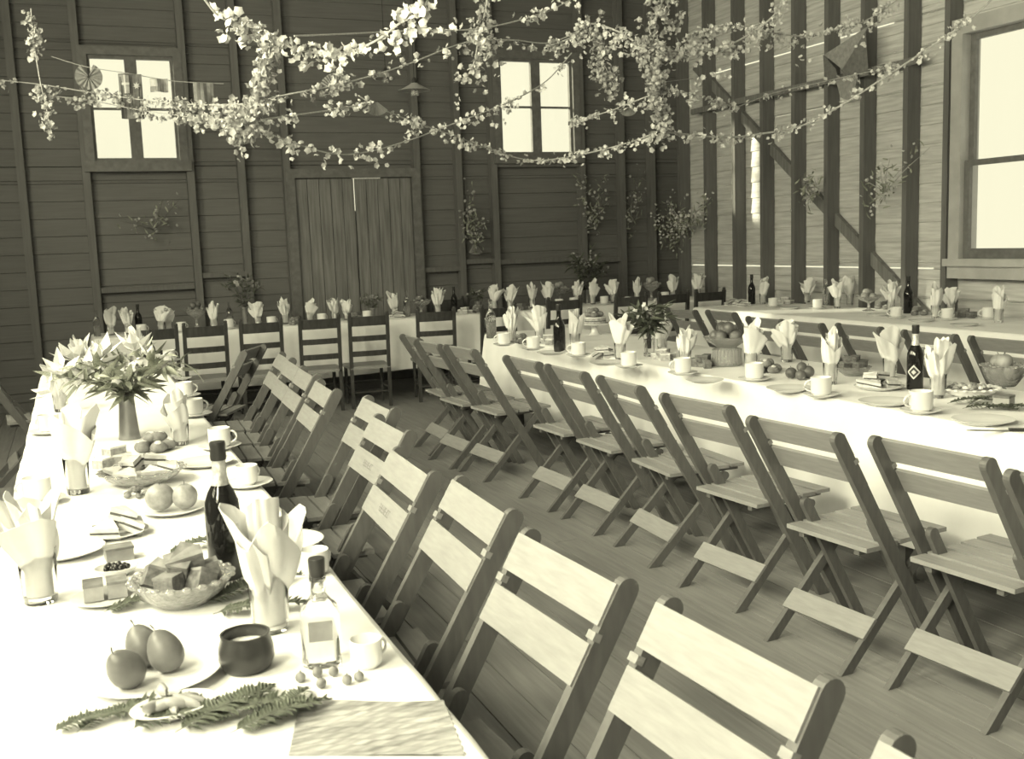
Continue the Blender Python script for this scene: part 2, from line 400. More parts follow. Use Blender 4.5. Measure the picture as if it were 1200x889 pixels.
# ------------------------------------------------------------------ folding chairs
TOP = Vector((-0.07, 0.81)); FRONT = Vector((0.41, 0.0)); REAR = Vector((0.0, 0.0)); SEATF = Vector((0.375, 0.385))
def bar_poly(p, q, w, round_top=True):        # p upper end (rounded), q at the floor (cut level)
    d = (q-p).normalized(); n = Vector((-d.y, d.x)); h = w/2
    hx = h/abs(d.y)
    pts = [Vector((q.x-hx, q.y)), Vector((q.x+hx, q.y))]
    if n.x < 0: n = -n
    if round_top:
        c = p + d*h
        ang0 = math.atan2(n.y, n.x); up = -d
        for i in range(9):
            t = PI*i/8
            pts.append(c + n*h*math.cos(t) + up*h*math.sin(t))
    else: pts += [p+n*h, p-n*h]
    return [(v.x, v.y) for v in pts]
def slat_box(p, d, n, s0, s1, off, th, y0, y1):   # board lying along a bar: d along, n outward
    M = MB(); a = p + d*s0 + n*off; b = p + d*s1 + n*off
    M.prism_y([(v.x, v.y) for v in (a, b, b+n*th, a+n*th)], y0, y1); return M
def make_folding_chair():
    t = empty('folding_chair')
    d = (FRONT-TOP).normalized(); n = Vector((-d.y, d.x))
    if n.x < 0: n = -n
    for s in (-1, 1):
        M = MB(); M.prism_y(bar_poly(TOP, FRONT, 0.046), s*0.199-0.011, s*0.199+0.011); M.build('back_post', 'chair_post', t)
        M = MB(); M.prism_y(bar_poly(Vector((0.135, 0.50)), FRONT+Vector((0.008, 0)), 0.038), s*0.155-0.010, s*0.155+0.010); M.build('inner_post', 'chair_post', t)
        M = MB(); M.prism_y(bar_poly(SEATF, REAR, 0.036), s*0.177-0.0105, s*0.177+0.0105); M.build('rear_leg', 'chair_post', t)
        M = slat_box(TOP, d, n, 0.118, 0.134, 0.012, 0.017, s*0.199-0.013, s*0.199+0.013); M.build('peg', 'chair_wood', t)
        M = MB(); M.prism_y([(0.10, 0.372), (0.455, 0.385), (0.455, 0.402), (0.10, 0.389)], s*0.128-0.012, s*0.128+0.012); M.build('seat_rail', 'chair_post', t)
    for s0, s1 in ((0.022, 0.106), (0.142, 0.226)):
        slat_box(TOP, d, n, s0, s1, 0.016, 0.012, -0.205, 0.205).build('back_slat', 'chair_wood', t)
    dc = (SEATF-REAR).normalized(); nc = Vector((-dc.y, dc.x))
    slat_box(REAR, dc, nc, 0.125, 0.205, 0.016, 0.012, -0.19, 0.19).build('foot_slat', 'chair_wood', t)
    for i in range(5):
        x0 = 0.085+i*0.077; z0 = 0.392+0.013*i/4
        M = MB(); M.box(x0, x0+0.066, -0.186, 0.186, z0+0.002, z0+0.017); M.build('seat_slat', 'chair_wood', t)
    return t
CHAIR = make_folding_chair(); used = [False]
def folding_chair(cx, cy, facing, label, group):   # (cx, cy): middle of the top rail
    o = CHAIR if not used[0] else copy_tree(CHAIR); used[0] = True
    c, s = math.cos(facing), math.sin(facing)
    o.location = (cx+0.07*c, cy+0.07*s, 0); o.rotation_euler = (0, 0, facing)
    return tag(o, label, 'chair', group)
A = math.radians
LEFT_ROW = [(0.930, 0.775, 2), (0.946, 1.344, 3), (0.908, 1.869, 3), (0.938, 2.440, -2), (0.909, 2.934, -2), (1.035, 3.595, 0), (1.132, 4.103, 0), (1.070, 4.783, -2), (1.110, 5.380, -2), (1.130, 5.815, -2), (1.160, 6.265, -2)]
for i, (cx, cy, a) in enumerate(LEFT_ROW):
    folding_chair(cx, cy, PI+A(a), 'wooden folding chair drawn up to the left-hand table, %s from the camera' % ORD[i], 'folding chairs along the left-hand table')
def stencil(chair):       # faint stencilled letters, worn past reading, on the lower back slat
    d = (FRONT-TOP).normalized(); n = Vector((-d.y, d.x))
    if n.x < 0: n = -n
    M = MB(); rnd = random.Random(8)
    for i in range(9):
        y0 = 0.065-i*0.013
        for (s0, s1, a, b) in rnd.sample([(0, .022, 0, .003), (0, .022, .007, .010), (0, .003, 0, .010), (.0095, .0125, 0, .010), (.019, .022, 0, .010)], 3):
            p, q = TOP+d*(0.172+s0)+n*0.0280, TOP+d*(0.172+s1)+n*0.0280
            M.prism_y([(v.x, v.y) for v in (p, q, q+n*0.0003, p+n*0.0003)], y0-b, y0-a)
    M.build('stencil_mark', 'stencil_ink', chair)
SN = [o for o in bpy.data.objects if o.name.startswith('folding_chair') and o.get('label', '').startswith('wooden')]
for o in SN:
    if 'fifth' in o['label'] or 'sixth' in o['label']: stencil(o)
folding_chair(1.065, 6.90, A(153), 'wooden folding chair turned askew at the far corner of the left-hand table', 'folding chairs along the left-hand table')
RIGHT_ROW = [(2.190, 1.745, 3), (2.225, 2.277, 5), (2.133, 2.777, 5), (2.166, 3.415, 5), (2.183, 4.056, -3), (2.188, 4.617, 1), (2.178, 5.133, 2), (2.124, 5.960, 5), (2.069, 6.41, 4), (2.105, 6.90, -1)]
for i, (cx, cy, a) in enumerate(RIGHT_ROW):
    folding_chair(cx, cy, A(a), 'folding chair with its back to the aisle, %s from the camera in the right row' % ORD[i], 'folding chairs along the middle table')
FAR_ROW = [(4.66, 4.25, 0), (4.66, 4.77, 0), (4.70, 5.42, 0), (4.62, 5.89, 0), (4.64, 6.35, 0), (4.80, 7.15, -2), (4.72, 7.62, 3)]
for i, (cx, cy, a) in enumerate(FAR_ROW):
    folding_chair(cx, cy, A(a), 'dark folding chair beyond the middle table, %s from the right edge' % ORD[i], 'folding chairs along the window table')

# ------------------------------------------------------------------ ladder-back chairs
def make_ladder_chair():
    t = empty('ladder_back_chair')
    for s in (-1, 1):
        M = MB(); M.box(-0.016, 0.016, -0.016, 0.016, 0, 0.36); 
        M.v += []; p = M
        M2 = MB(); vs = []
        for (yy, zz) in ((-0.165, 0), (-0.165, 0.36), (-0.20, 0.835)):
            for dx, dy in ((-1, -1), (1, -1), (1, 1), (-1, 1)): vs.append((s*0.168+dx*0.015, yy+dy*0.015, zz))
        fs = [(3, 2, 1, 0), (8, 9, 10, 11)]
        for k in (0, 4):
            for j in range(4): fs.append((k+j, k+(j+1) % 4, k+4+(j+1) % 4, k+4+j))
        M2.add(vs, fs); pm = M2.build('back_post', 'ladder_wood', t)
        M = MB(); M.lathe([(0, 0), (0.012, 0.002), (0.016, 0.014), (0.012, 0.026), (0, 0.03)], 10, (s*0.168, -0.20, 0.832)); M.build('finial', 'ladder_wood', pm, True)
        M = MB(); M.lathe([(0, 0), (0.011, 0), (0.017, 0.34), (0.017, 0.35), (0, 0.35)], 10, (s*0.165, 0.165, 0)); M.build('front_leg', 'ladder_wood', t, True)
        M = MB(); M.tube([(s*0.167, -0.16, 0.17), (s*0.165, 0.16, 0.17)], 0.009, 8); M.build('stretcher', 'ladder_wood', t, True)
    for (z0, z1) in ((0.735, 0.82), (0.60, 0.648), (0.465, 0.513)):
        y_ = lambda z: -0.165-0.035*(z-0.36)/0.475
        M = MB(); n = 6; vs = []
        for i in range(n+1):
            xx = -0.155+0.31*i/n; b = -0.012*(1-(2*i/n-1)**2)
            for (z, dy) in ((z0, -0.007), (z1, -0.007), (z1, 0.007), (z0, 0.007)): vs.append((xx, y_(z)+b+dy, z))
        fs = [(0, 1, 2, 3), (4*n+3, 4*n+2, 4*n+1, 4*n)]
        for i in range(n):
            for j in range(4): fs.append((4*i+j, 4*i+4+j, 4*i+4+(j+1) % 4, 4*i+(j+1) % 4))
        M.add(vs, fs); M.build('back_rail', 'ladder_wood', t)
    M = MB(); M.prism_z([(-0.18, -0.18), (0.18, -0.18), (0.195, 0.19), (0.17, 0.205), (-0.17, 0.205), (-0.195, 0.19)], 0.35, 0.375); M.build('seat', 'chair_wood', t)
    for (y_, zz) in ((0.165, 0.2), (-0.165, 0.14), (0.165, 0.11)):
        M = MB(); M.tube([(-0.165, y_, zz), (0.165, y_, zz)], 0.009, 8); M.build('stretcher', 'ladder_wood', t, True)
    return t
LADDER = make_ladder_chair(); lused = [False]
def ladder_chair(x, y, rz, label, sc=1.0):
    o = LADDER if not lused[0] else copy_tree(LADDER); lused[0] = True
    o.location = (x, y, 0); o.rotation_euler = (0, 0, rz); o.scale = (sc, sc, sc)
    return tag(o, label, 'chair', 'ladder-back chairs along the back tables')
BACK_X = [0.666, 0.985, 1.455, 1.960, 2.402, 3.047, 3.625, 4.293, 5.015, 5.519, 5.899]
ROT = [0, 1, -2, -3, -4, -9, 2, 4, 4, 4, 4]; BSC = [1, 1, 1, 1, 1, 1.0, 1.0, 1.04, 1.03, 1.03, 1.03]
BACK_X[0] -= 0.075; BACK_X[10] += 0.03; BACK_X[9] -= 0.02
for i, x in enumerate(BACK_X):
    ladder_chair(x, 9.22, A(ROT[i]), 'dark ladder-back chair at the long back table, %s from the left' % ORD[i], BSC[i])
ladder_chair(3.733, 10.53, PI, 'dark ladder-back chair on the wall side of the back table', 1.0)

# ------------------------------------------------------------------ tables and cloths
def table(name, x0, x1, y0, y1, label, along):
    t = empty(name, ((x0+x1)/2, (y0+y1)/2, 0)); hx, hy = (x1-x0)/2, (y1-y0)/2
    M = MB(); M.box(-hx, hx, -hy, hy, 0.695, 0.725); M.build('tabletop', 'floor_wood', t)
    L = hy if along == 'y' else hx
    k = max(2, int(2*L/1.8)+1)
    for i in range(k):
        q = -L+0.3+(2*L-0.6)*i/(k-1)
        for s in (-1, 1):
            M = MB()
            if along == 'y': M.box(s*(hx-0.12)-0.03, s*(hx-0.12)+0.03, q-0.03, q+0.03, 0, 0.695)
            else: M.box(q-0.03, q+0.03, s*(hy-0.12)-0.03, s*(hy-0.12)+0.03, 0, 0.695)
            M.build('leg', 'stud_wood', t)
    return tag(t, label, 'table')
def cloth(x0, x1, y0, y1, hem, label, seed, zt=0.735):
    rnd = random.Random(seed); r = 0.03
    per = []   # perimeter points with outward normals
    def edge(p, q, n):
        L = (Vector(q)-Vector(p)).length; k = max(2, int(L/0.035))
        for i in range(k): 
            s = i/k; per.append((p[0]+(q[0]-p[0])*s, p[1]+(q[1]-p[1])*s, n[0], n[1], False))
    def corner(c, a0):
        for i in range(6): 
            a = a0+PI/2*i/6; per.append((c[0]+r*math.cos(a), c[1]+r*math.sin(a), math.cos(a), math.sin(a), True))
    edge((x1, y0+r), (x1, y1-r), (1, 0)); corner((x1-r, y1-r), 0)
    edge((x1-r, y1), (x0+r, y1), (0, 1)); corner((x0+r, y1-r), PI/2)
    edge((x0, y1-r), (x0, y0+r), (-1, 0)); corner((x0+r, y0+r), PI)
    edge((x0+r, y0), (x1-r, y0), (0, -1)); corner((x1-r, y0+r), 1.5*PI)
    n = len(per); rows = [0.0, 0.006, 0.02, 0.06, 0.14, 0.24, 0.34, 0.44]
    drop = zt-hem; rows = [0, 0.005, 0.018] + [drop*t for t in (0.12, 0.28, 0.45, 0.62, 0.8, 1.0)]
    ph = [rnd.uniform(0, 6.28) for _ in range(6)]; vs = []; fs = []
    s = 0; prev = None
    for i, (px, py, nx, ny, cor) in enumerate(per):
        if prev: s += math.hypot(px-prev[0], py-prev[1])
        prev = (px, py)
        fold = 0.5+0.30*math.sin(s*9+ph[0]+1.5*math.sin(s*2.1+ph[3]))+0.20*math.sin(s*23+ph[1]+2*math.sin(s*3.3+ph[2]))
        for j, z in enumerate(rows):
            t = z/drop
            o = (0.004 if j == 1 else 0.010 if j == 2 else 0.010) if j else -0.006
            o += 0.05*fold*t**0.8+(0.05*t if cor else 0)
            zz = zt - z - (0.02*t*math.sin(s*1.3+ph[4]) if j > 2 else 0) - (0.05*t*t if cor else 0)
            vs.append((px+nx*o, py+ny*o, zz))
    R = len(rows)
    for i in range(n):
        k = (i+1) % n
        for j in range(R-1): fs.append((i*R+j, k*R+j, k*R+j+1, i*R+j+1))
    # top: fan from rings shrinking to the middle
    M = MB(); M.add(vs, fs)
    M.add([(vs[i*R][0], vs[i*R][1], zt) for i in range(n)], [list(range(n))])
    me = M.mesh('tablecloth'); me.polygons.foreach_set('use_smooth', [True]*len(me.polygons)); me.materials.append(MATS['cloth'])
    me.polygons[len(me.polygons)-1].use_smooth = False
    o = place('tablecloth', me); o.location = (0, 0, 0)
    return tag(o, label, 'tablecloth')
ZT = 0.735
LTX = (-0.21, 0.475); MTX = (2.90, 3.65); RTX = (5.50, 6.44)
table('trestle_table', LTX[0]+.01, LTX[1]-.01, 0.75, 6.95, 'long trestle table under a white cloth at the left', 'y')
cloth(LTX[0], LTX[1], 0.74, 6.96, 0.50, 'white cloth over the long left-hand table in the foreground', 1)
table('trestle_table', MTX[0]+.01, MTX[1]-.01, 0.9, 7.5, 'long trestle table under a white cloth in the middle of the hall', 'y')
cloth(MTX[0], MTX[1], 0.89, 7.51, 0.24, 'white cloth over the middle table behind the folding chairs', 2)
table('trestle_table', RTX[0]+.01, RTX[1]-.01, 2.5, 8.63, 'long trestle table under a white cloth beside the studded wall', 'y')
cloth(RTX[0], RTX[1], 2.49, 8.64, 0.22, 'white cloth over the table beside the studded right wall', 3)
table('trestle_table', 0.14, 3.66, 9.60, 10.2, 'trestle table along the back wall in front of the doors', 'x')
cloth(0.13, 3.67, 9.59, 10.21, 0.24, 'white cloth over the back table in front of the doors', 4)
table('trestle_table', 3.88, 6.50, 9.60, 10.2, 'trestle table along the back wall under the glaring window', 'x')
cloth(3.87, 6.51, 9.59, 10.21, 0.24, 'white cloth over the back table under the glaring window', 5)
# ------------------------------------------------------------------ table ware
PROTO = {}
def inst(key, make, loc, rz=0, sc=1.0):
    if key not in PROTO: o = PROTO[key] = make()
    else: o = copy_tree(PROTO[key])
    o.location = loc; o.rotation_euler = (0, 0, rz); o.scale = (sc,)*3 if not hasattr(sc, '__len__') else sc
    return o
def m_cup():
    M = MB(); M.lathe([(0, 0), (0.030, 0), (0.032, 0.006), (0.041, 0.010), (0.043, 0.02), (0.044, 0.078), (0.0425, 0.079), (0.041, 0.077), (0.040, 0.02), (0.03, 0.012), (0, 0.011)], 28)
    o = M.build('cup', 'china', None, True)
    M = MB(); M.tube([(0.042+0.026*math.sin(t), 0, 0.042+0.023*math.cos(t)) for t in [PI*i/10 for i in range(11)]], 0.0045, 8); M.build('handle', 'china', o, True)
    return o
def m_saucer():
    M = MB(); M.lathe([(0, 0.004), (0.03, 0.003), (0.038, 0.0), (0.045, 0.003), (0.074, 0.014), (0.076, 0.016), (0.072, 0.017), (0.045, 0.007), (0, 0.007)], 32); return M.build('saucer', 'china', None, True)
def m_plate():
    M = MB(); M.lathe([(0, 0.003), (0.06, 0.003), (0.065, 0), (0.072, 0.003), (0.108, 0.016), (0.112, 0.019), (0.107, 0.020), (0.07, 0.007), (0, 0.006)], 40); return M.build('plate', 'china', None, True)
def m_tumbler():
    M = MB(); M.lathe([(0, 0), (0.027, 0), (0.029, 0.004), (0.034, 0.098), (0.0335, 0.1), (0.0325, 0.098), (0.0275, 0.014), (0, 0.012)], 20); return M.build('tumbler', 'glass', None, True)
def m_napkin(seed):
    rnd = random.Random(seed*7+3); vs = []; fs = []
    style = seed % 5; n = 48; R = 14; H = 0.2
    lean = rnd.uniform(-0.02, 0.02); ang = rnd.uniform(0, 6.28)
    for layer in range(3):                     # outer leaves and two inner folds, all gathered in the glass
        pk = [(3, 2, 1), (2, 3, 2), (2, 2, 1), (4, 3, 2), (2, 1, 2)][style][layer]
        W = (0.046, 0.033, 0.020)[layer]*(1.0, 0.9, 1.12, 1.0, 0.85)[style]; hh = (0.88, 1.0, 1.02)[layer]*H*rnd.uniform(0.95, 1.05)
        ph = rnd.uniform(0, 6.28); ph2 = rnd.uniform(0, 6.28); flat = (0.62, 0.7, 0.6)[layer]; b = len(vs)
        low = (0.66, 0.68, 0.74)[layer]*rnd.uniform(0.92, 1.1)
        for i in range(R):
            t = i/(R-1); fl = max(0, (t-0.34)/0.66)
            for j in range(n):
                a = 2*PI*j/n
                u = ((a-ph)*pk/(2*PI)) % 1.0; tri = abs(u-0.5)*2
                h = hh*(low+(1-low)*tri**0.9)*(1+0.08*math.cos(a-ph2))
                r = (0.023-0.004*layer)+W*fl**0.9*(1+0.10*fl)
                r *= 1+0.20*fl*math.cos(pk*(a-ph))+0.30*fl*math.cos(a-ph2-1)+0.12*min(1, t*1.6)*math.cos((2*pk+1)*a+ph2)+0.06*t*math.cos(9*a+ph)
                r += 0.012*max(0, fl-0.7)*math.sin(2*a+ph2)
                if t < 0.5: r = min(r, 0.0255+0.012*t)
                f = 1-(1-flat)*fl
                x, y = r*math.cos(a)+lean*t*t, r*f*math.sin(a)+0.4*lean*t*t
                vs.append((x*math.cos(ang)-y*math.sin(ang), x*math.sin(ang)+y*math.cos(ang), 0.004+0.003*layer+t*h))
        for i in range(R-1):
            for j in range(n): fs.append((b+i*n+j, b+i*n+(j+1) % n, b+(i+1)*n+(j+1) % n, b+(i+1)*n+j))
        fs.append([b+j for j in range(n-1, -1, -1)])
    me = bpy.data.meshes.new('napkin'); me.from_pydata(vs, [], fs)
    bm = bmesh.new(); bm.from_mesh(me); bmesh.ops.recalc_face_normals(bm, faces=bm.faces); bmesh.ops.solidify(bm, geom=bm.faces[:], thickness=0.001); bm.to_mesh(me); bm.free()
    me.polygons.foreach_set('use_smooth', [True]*len(me.polygons)); me.set_sharp_from_angle(angle=math.radians(50)); me.materials.append(MATS['napkin'])
    return place('napkin', me)
BOT = [(0, 0), (0.034, 0), (0.037, 0.004), (0.0375, 0.15), (0.036, 0.17), (0.028, 0.192), (0.018, 0.21), (0.0145, 0.225), (0.0135, 0.268), (0.0155, 0.27), (0.0155, 0.282), (0, 0.283)]
def m_bottle(dark=True, foil=False, label=False):
    M = MB(); M.lathe(BOT, 24); o = M.build('dark_bottle' if dark else 'clear_bottle', 'dark_glass' if dark else 'glass', None, True)
    if foil: M = MB(); M.lathe([(0.0195, 0.208), (0.0158, 0.226), (0.0148, 0.258), (0.0150, 0.262), (0.013, 0.262), (0.013, 0.226), (0.017, 0.207), (0.0195, 0.208)], 20); M.build('neck_foil', 'foil', o, True)
    if dark or foil: M = MB(); M.lathe([(0, 0.262), (0.0165, 0.262), (0.0175, 0.268), (0.0165, 0.290), (0.0175, 0.296), (0.016, 0.302), (0, 0.302)], 18); M.build('stopper', 'black_cap', o, True)
    if label:
        def patch(sc, rr, mt, nm, parent):
            M = MB(); vs = []; fs = []; n = 12
            for i in range(n+1):
                u = -1+2*i/n; hv = (1-abs(u))*0.034*sc
                a = PI+0.55+u*0.85*sc
                for v in (-hv, hv): vs.append((rr*math.cos(a), rr*math.sin(a), 0.085+v))
            for i in range(n): fs.append((2*i, 2*i+2, 2*i+3, 2*i+1))
            M.add(vs, fs); return M.build(nm, mt, parent, True)
        lb = patch(1.0, 0.0380, 'label_paper', 'label', o); patch(0.72, 0.0383, 'label_ink', 'label_panel', lb); patch(0.34, 0.0386, 'label_paper', 'label_mark', lb)
    if not dark:
        M = MB(); M.lathe([(0, 0.004), (0.031, 0.004), (0.0335, 0.008), (0.034, 0.12), (0, 0.121)], 20); M.build('contents', 'pressed_glass', o, True)
    return o
def m_compote(r=0.10, h=0.12):
    M = MB(); M.lathe([(0, 0), (0.05, 0), (0.052, 0.004), (0.02, 0.014), (0.011, 0.03), (0.010, h*0.45), (0.014, h*0.55), (0.03, h*0.62), (r*0.75, h*0.78), (r, h), (r*0.98, h+0.003), (r*0.72, h*0.82), (0.03, h*0.66), (0, h*0.65)], 28)
    o = M.build('compote', 'pressed_glass', None, True)
    M = MB(); n = 18
    for i in range(n):
        a = 2*PI*i/n; M.blob((r*0.97*math.cos(a), r*0.97*math.sin(a), h+0.002), 0.008, 0.008, 0.006, i, 0, 6, 4)
    M.build('scalloped_rim', 'pressed_glass', o, True)
    return o
def m_fruit(seed, r, mt, pear=False, name='fruit'):
    M = MB(); prof = []
    n = 10
    for i in range(n+1):
        t = PI*i/n; rr = r*math.sin(t)*(1.0 if not pear else (1.08-0.30*(1-math.cos(t))/2)); z = r*(1-math.cos(t))*(1 if not pear else 1.22)
        if not pear and i == n: z -= r*0.12
        prof.append((max(0, rr), z))
    M.lathe(prof, 20, sx=1+0.05*math.sin(seed), sy=1-0.04*math.sin(seed*2))
    o = M.build(name, mt, None, True)
    top = prof[-1][1]
    M = MB(); M.tube([(0, 0, top-0.004), (0.002, 0.001, top+0.006), (0.005, 0.002, top+0.012)], 0.0015, 5); M.build('stalk', 'stem', o)
    return o
def m_sandwich():
    M = MB(); tri = [(-0.04, -0.022), (0.04, -0.022), (0.0, 0.035)]
    M.prism_z(tri, 0, 0.012); M.prism_z([(x*0.98, y*0.98) for x, y in tri], 0.019, 0.031)
    o = M.build('sandwich', 'bread', None)
    M = MB(); M.prism_z([(x*0.94, y*0.94) for x, y in tri], 0.012, 0.019); M.build('filling', 'filling', o)
    return o
def m_cake(a=0.07, b=0.04, c=0.035, mt='cake', top='crust'):
    M = MB(); M.box(-a/2, a/2, -b/2, b/2, 0, c); o = M.build('cake_slice', mt, None)
    M = MB(); M.box(-a/2-0.001, a/2+0.001, -b/2-0.001, b/2+0.001, c, c+0.006); M.build('icing', top, o)
    return o
def m_bun(seed):
    M = MB(); M.blob((0, 0, 0.02), 0.032, 0.028, 0.021, seed, 0.08, 14, 8); o = M.build('bun', 'crust', None, True)
    M = MB(); M.blob((0.004, 0, 0.034), 0.018, 0.015, 0.009, seed+5, 0.12, 10, 6); M.build('sugar_top', 'bread', o, True); return o
def m_bowl(r=0.10, h=0.055, mt='pressed_glass', name='glass_bowl'):
    M = MB(); M.lathe([(0, 0), (r*0.5, 0), (r*0.55, 0.004), (r*0.85, h*0.5), (r, h), (r*0.97, h+0.002), (r*0.81, h*0.52), (r*0.5, 0.010), (0, 0.009)], 36)
    o = M.build(name, mt, None, True)
    M = MB()
    for i in range(20):
        a = 2*PI*i/20; M.blob((r*0.98*math.cos(a), r*0.98*math.sin(a), h), r*0.11, r*0.11, 0.006, i, 0, 6, 4)
    M.build('fluted_rim', mt, o, True)
    return o
def m_fern(seed, L=0.26, W=0.05, mt='fern'):
    rnd = random.Random(seed); M = MB(); bend = rnd.uniform(-0.25, 0.25)
    pts = [(L*t, bend*L*t*t, 0.006+0.02*math.sin(PI*t)) for t in [i/8 for i in range(9)]]
    M.tube(pts, 0.0012, 5); o = M.build('fern_frond', 'stem', None)
    M = MB()
    for i in range(26):
        t = 0.08+0.9*i/26; c = Vector((L*t, bend*L*t*t, 0.006+0.02*math.sin(PI*t)))
        w_ = W*math.sin(PI*min(1, 0.18+0.82*t))**0.8
        for s in (-1, 1):
            tip = c+Vector((0.014, s*w_, rnd.uniform(-0.004, 0.012))); q = 0.0055
            M.add([c+Vector((-q, 0, 0)), c+(tip-c)*0.5+Vector((-q, 0, 0.003)), tip, c+(tip-c)*0.5+Vector((q, 0, 0.003)), c+Vector((q, 0, 0))], [(0, 1, 2, 3, 4)])
    lf = M.build('leaflets', mt, o); lf['kind'] = 'stuff'
    return o
def leaf_mesh(L, W, curl, seed=0):
    M = MB(); n = 5; vs = []; fs = []
    for i in range(n+1):
        t = i/n; w_ = W*math.sin(PI*(0.06+0.94*t)**0.8)*0.5 if t < 1 else 0.0005
        z = curl*L*t*t
        vs += [(L*t, -w_, z+w_*0.35), (L*t, 0, z), (L*t, w_, z+w_*0.35)]
    for i in range(n): fs += [(3*i, 3*i+1, 3*i+4, 3*i+3), (3*i+1, 3*i+2, 3*i+5, 3*i+4)]
    M.add(vs, fs); me = bpy.data.meshes.new('leaf'); me.from_pydata(M.v, [], M.f); me.polygons.foreach_set('use_smooth', [True]*len(me.polygons))
    return me
def flower_mesh(r, petals=5, cup=0.5, seed=0, width=0.55):
    rnd = random.Random(seed); vs = []; fs = []
    for k in range(petals):
        a = 2*PI*k/petals+rnd.uniform(-0.15, 0.15); c, s = math.cos(a), math.sin(a); w_ = r*width; q = cup*rnd.uniform(0.7, 1.2)
        b = len(vs)
        vs += [(0, 0, 0), (c*r*0.5+s*w_, s*r*0.5-c*w_, q*r*0.45), (c*r*0.55, s*r*0.55, q*r*0.3), (c*r*0.5-s*w_, s*r*0.5+c*w_, q*r*0.45), (c*r, s*r, q*r)]
        fs += [(b, b+1, b+2), (b, b+2, b+3), (b+1, b+4, b+2), (b+2, b+4, b+3)]
    me = bpy.data.meshes.new('flower'); me.from_pydata(vs, [], fs); return me
FL = [flower_mesh(1.0, 5, 0.5, s) for s in range(4)]
LF = [leaf_mesh(1.0, 0.24, c) for c in (-0.35, -0.1, 0.15)]
def join_into(M, me, mw):
    M.add([mw @ v.co for v in me.vertices], [list(p.vertices) for p in me.polygons])
def rand_rot(rnd): return Matrix.Rotation(rnd.uniform(0, 6.28), 4, 'Z') @ Matrix.Rotation(rnd.uniform(-1.3, 1.3), 4, 'Y') @ Matrix.Rotation(rnd.uniform(0, 6.28), 4, 'X')
def bouquet(name, base, h0, height, spread, nstem, seed, leafmat, flowermat, nflower, leaf, label, cat, single=False, upright=0.6, fsize=0.02, white=0):
    """stems rising from a vase mouth at height h0 above the base, leaves along them, blossoms at their ends"""
    rnd = random.Random(seed); o = empty(name, base); tag(o, label, cat)
    S = MB(); LM = MB(); FM = MB(); tips = []
    for i in range(nstem):
        a = 2*PI*(i+rnd.random())/nstem; out = spread*(0.25+0.75*math.sqrt(rnd.random())); hh = height*(1-0.55*(out/spread)**2)*rnd.uniform(0.8, 1.05)
        p0 = Vector((0.006*math.cos(a), 0.006*math.sin(a), h0*0.3)); p1 = Vector((0.012*math.cos(a), 0.012*math.sin(a), h0)); tip = Vector((out*math.cos(a), out*math.sin(a), h0+hh))
        path = [p0, p1]
        for k in range(1, 6):
            t = k/5; q = p1.lerp(tip, t); q.z += upright*hh*0.35*math.sin(PI*t)*(1-t*0.5); path.append(q)
        S.tube(path, 0.0022, 5, 0.001); tips.append(path[-1])
        for k in range(2, 7):
            for _ in range(rnd.choice((1, 2, 2))):
                c = path[min(k, len(path)-1)].lerp(path[k-1], rnd.random()); L = leaf*rnd.uniform(0.6, 1.25)
                mw = Matrix.Translation(c) @ Matrix.Rotation(a+rnd.uniform(-1.4, 1.4), 4, 'Z') @ Matrix.Rotation(rnd.uniform(-0.9, 0.5), 4, 'Y') @ Matrix.Rotation(rnd.uniform(-0.8, 0.8), 4, 'X') @ Matrix.Scale(L, 4)
                if single:
                    lo = place('leaf', LF[rnd.randrange(3)].copy() if not single == 'share' else LEAFDATA[leafmat][rnd.randrange(3)], o); lo.matrix_local = mw
                else: join_into(LM, LF[rnd.randrange(3)], mw)
    S.build('stems', 'stem', o)
    if LM.v: lo = LM.build('foliage', leafmat, o); lo['kind'] = 'stuff'
    for i in range(nflower):
        c = rnd.choice(tips).lerp(Vector((0, 0, h0+height*0.55)), rnd.random()*0.6)+Vector([rnd.uniform(-0.02, 0.02) for _ in range(3)])
        mw = Matrix.Translation(c) @ rand_rot(rnd) @ Matrix.Scale(fsize*rnd.uniform(0.7, 1.3), 4)
        if single: fo = place('flower', FLDATA[flowermat][rnd.randrange(4)], o); fo.matrix_local = mw
        else: join_into(FM, FL[rnd.randrange(4)], mw)
    if FM.v: fo = FM.build('flowers', flowermat, o); fo['kind'] = 'stuff'
    return o
def dat(meshes, m):
    out = []
    for me in meshes: c = me.copy(); c.materials.clear(); c.materials.append(MATS[m]); out.append(c)
    return out
LEAFDATA = {k: dat(LF, k) for k in ('leaf', 'pale_leaf')}
FLDATA = {k: dat(FL, k) for k in ('blossom', 'dim_blossom', 'lily')}

LT, MT, RT, BT = 'left-hand table', 'middle table', 'window-side table', 'back table'
nk = [0]
def napkin(p, where, sc=1.0, seed=None):       # p = (x, y, height of napkin above the cloth)
    h = min(0.235, max(0.16, p[2])) ; nk[0] += 1; s = nk[0] if seed is None else seed
    reg(inst('tumbler', m_tumbler, (p[0], p[1], ZT+0.0005), 0, sc), 'clear tumbler holding a napkin', where, 'glass')
    r = random.Random(s*13+5).uniform(0, 6.28)
    reg(inst('napkin%d' % (s % 10), lambda: m_napkin(s % 10), (p[0], p[1], ZT+0.0125*sc), r, (sc, sc, h/0.2)), 'white napkin folded upright in a tumbler', where, 'napkin')
def cup(p, where, rz=0, saucer=True, sc=1.0):
    z = ZT+0.0005
    if saucer: reg(inst('saucer', m_saucer, (p[0], p[1], z)), 'white saucer under a cup', where, 'saucer'); z += 0.0072
    reg(inst('cup', m_cup, (p[0], p[1], z), rz, sc), 'white straight-sided teacup', where, 'cup')
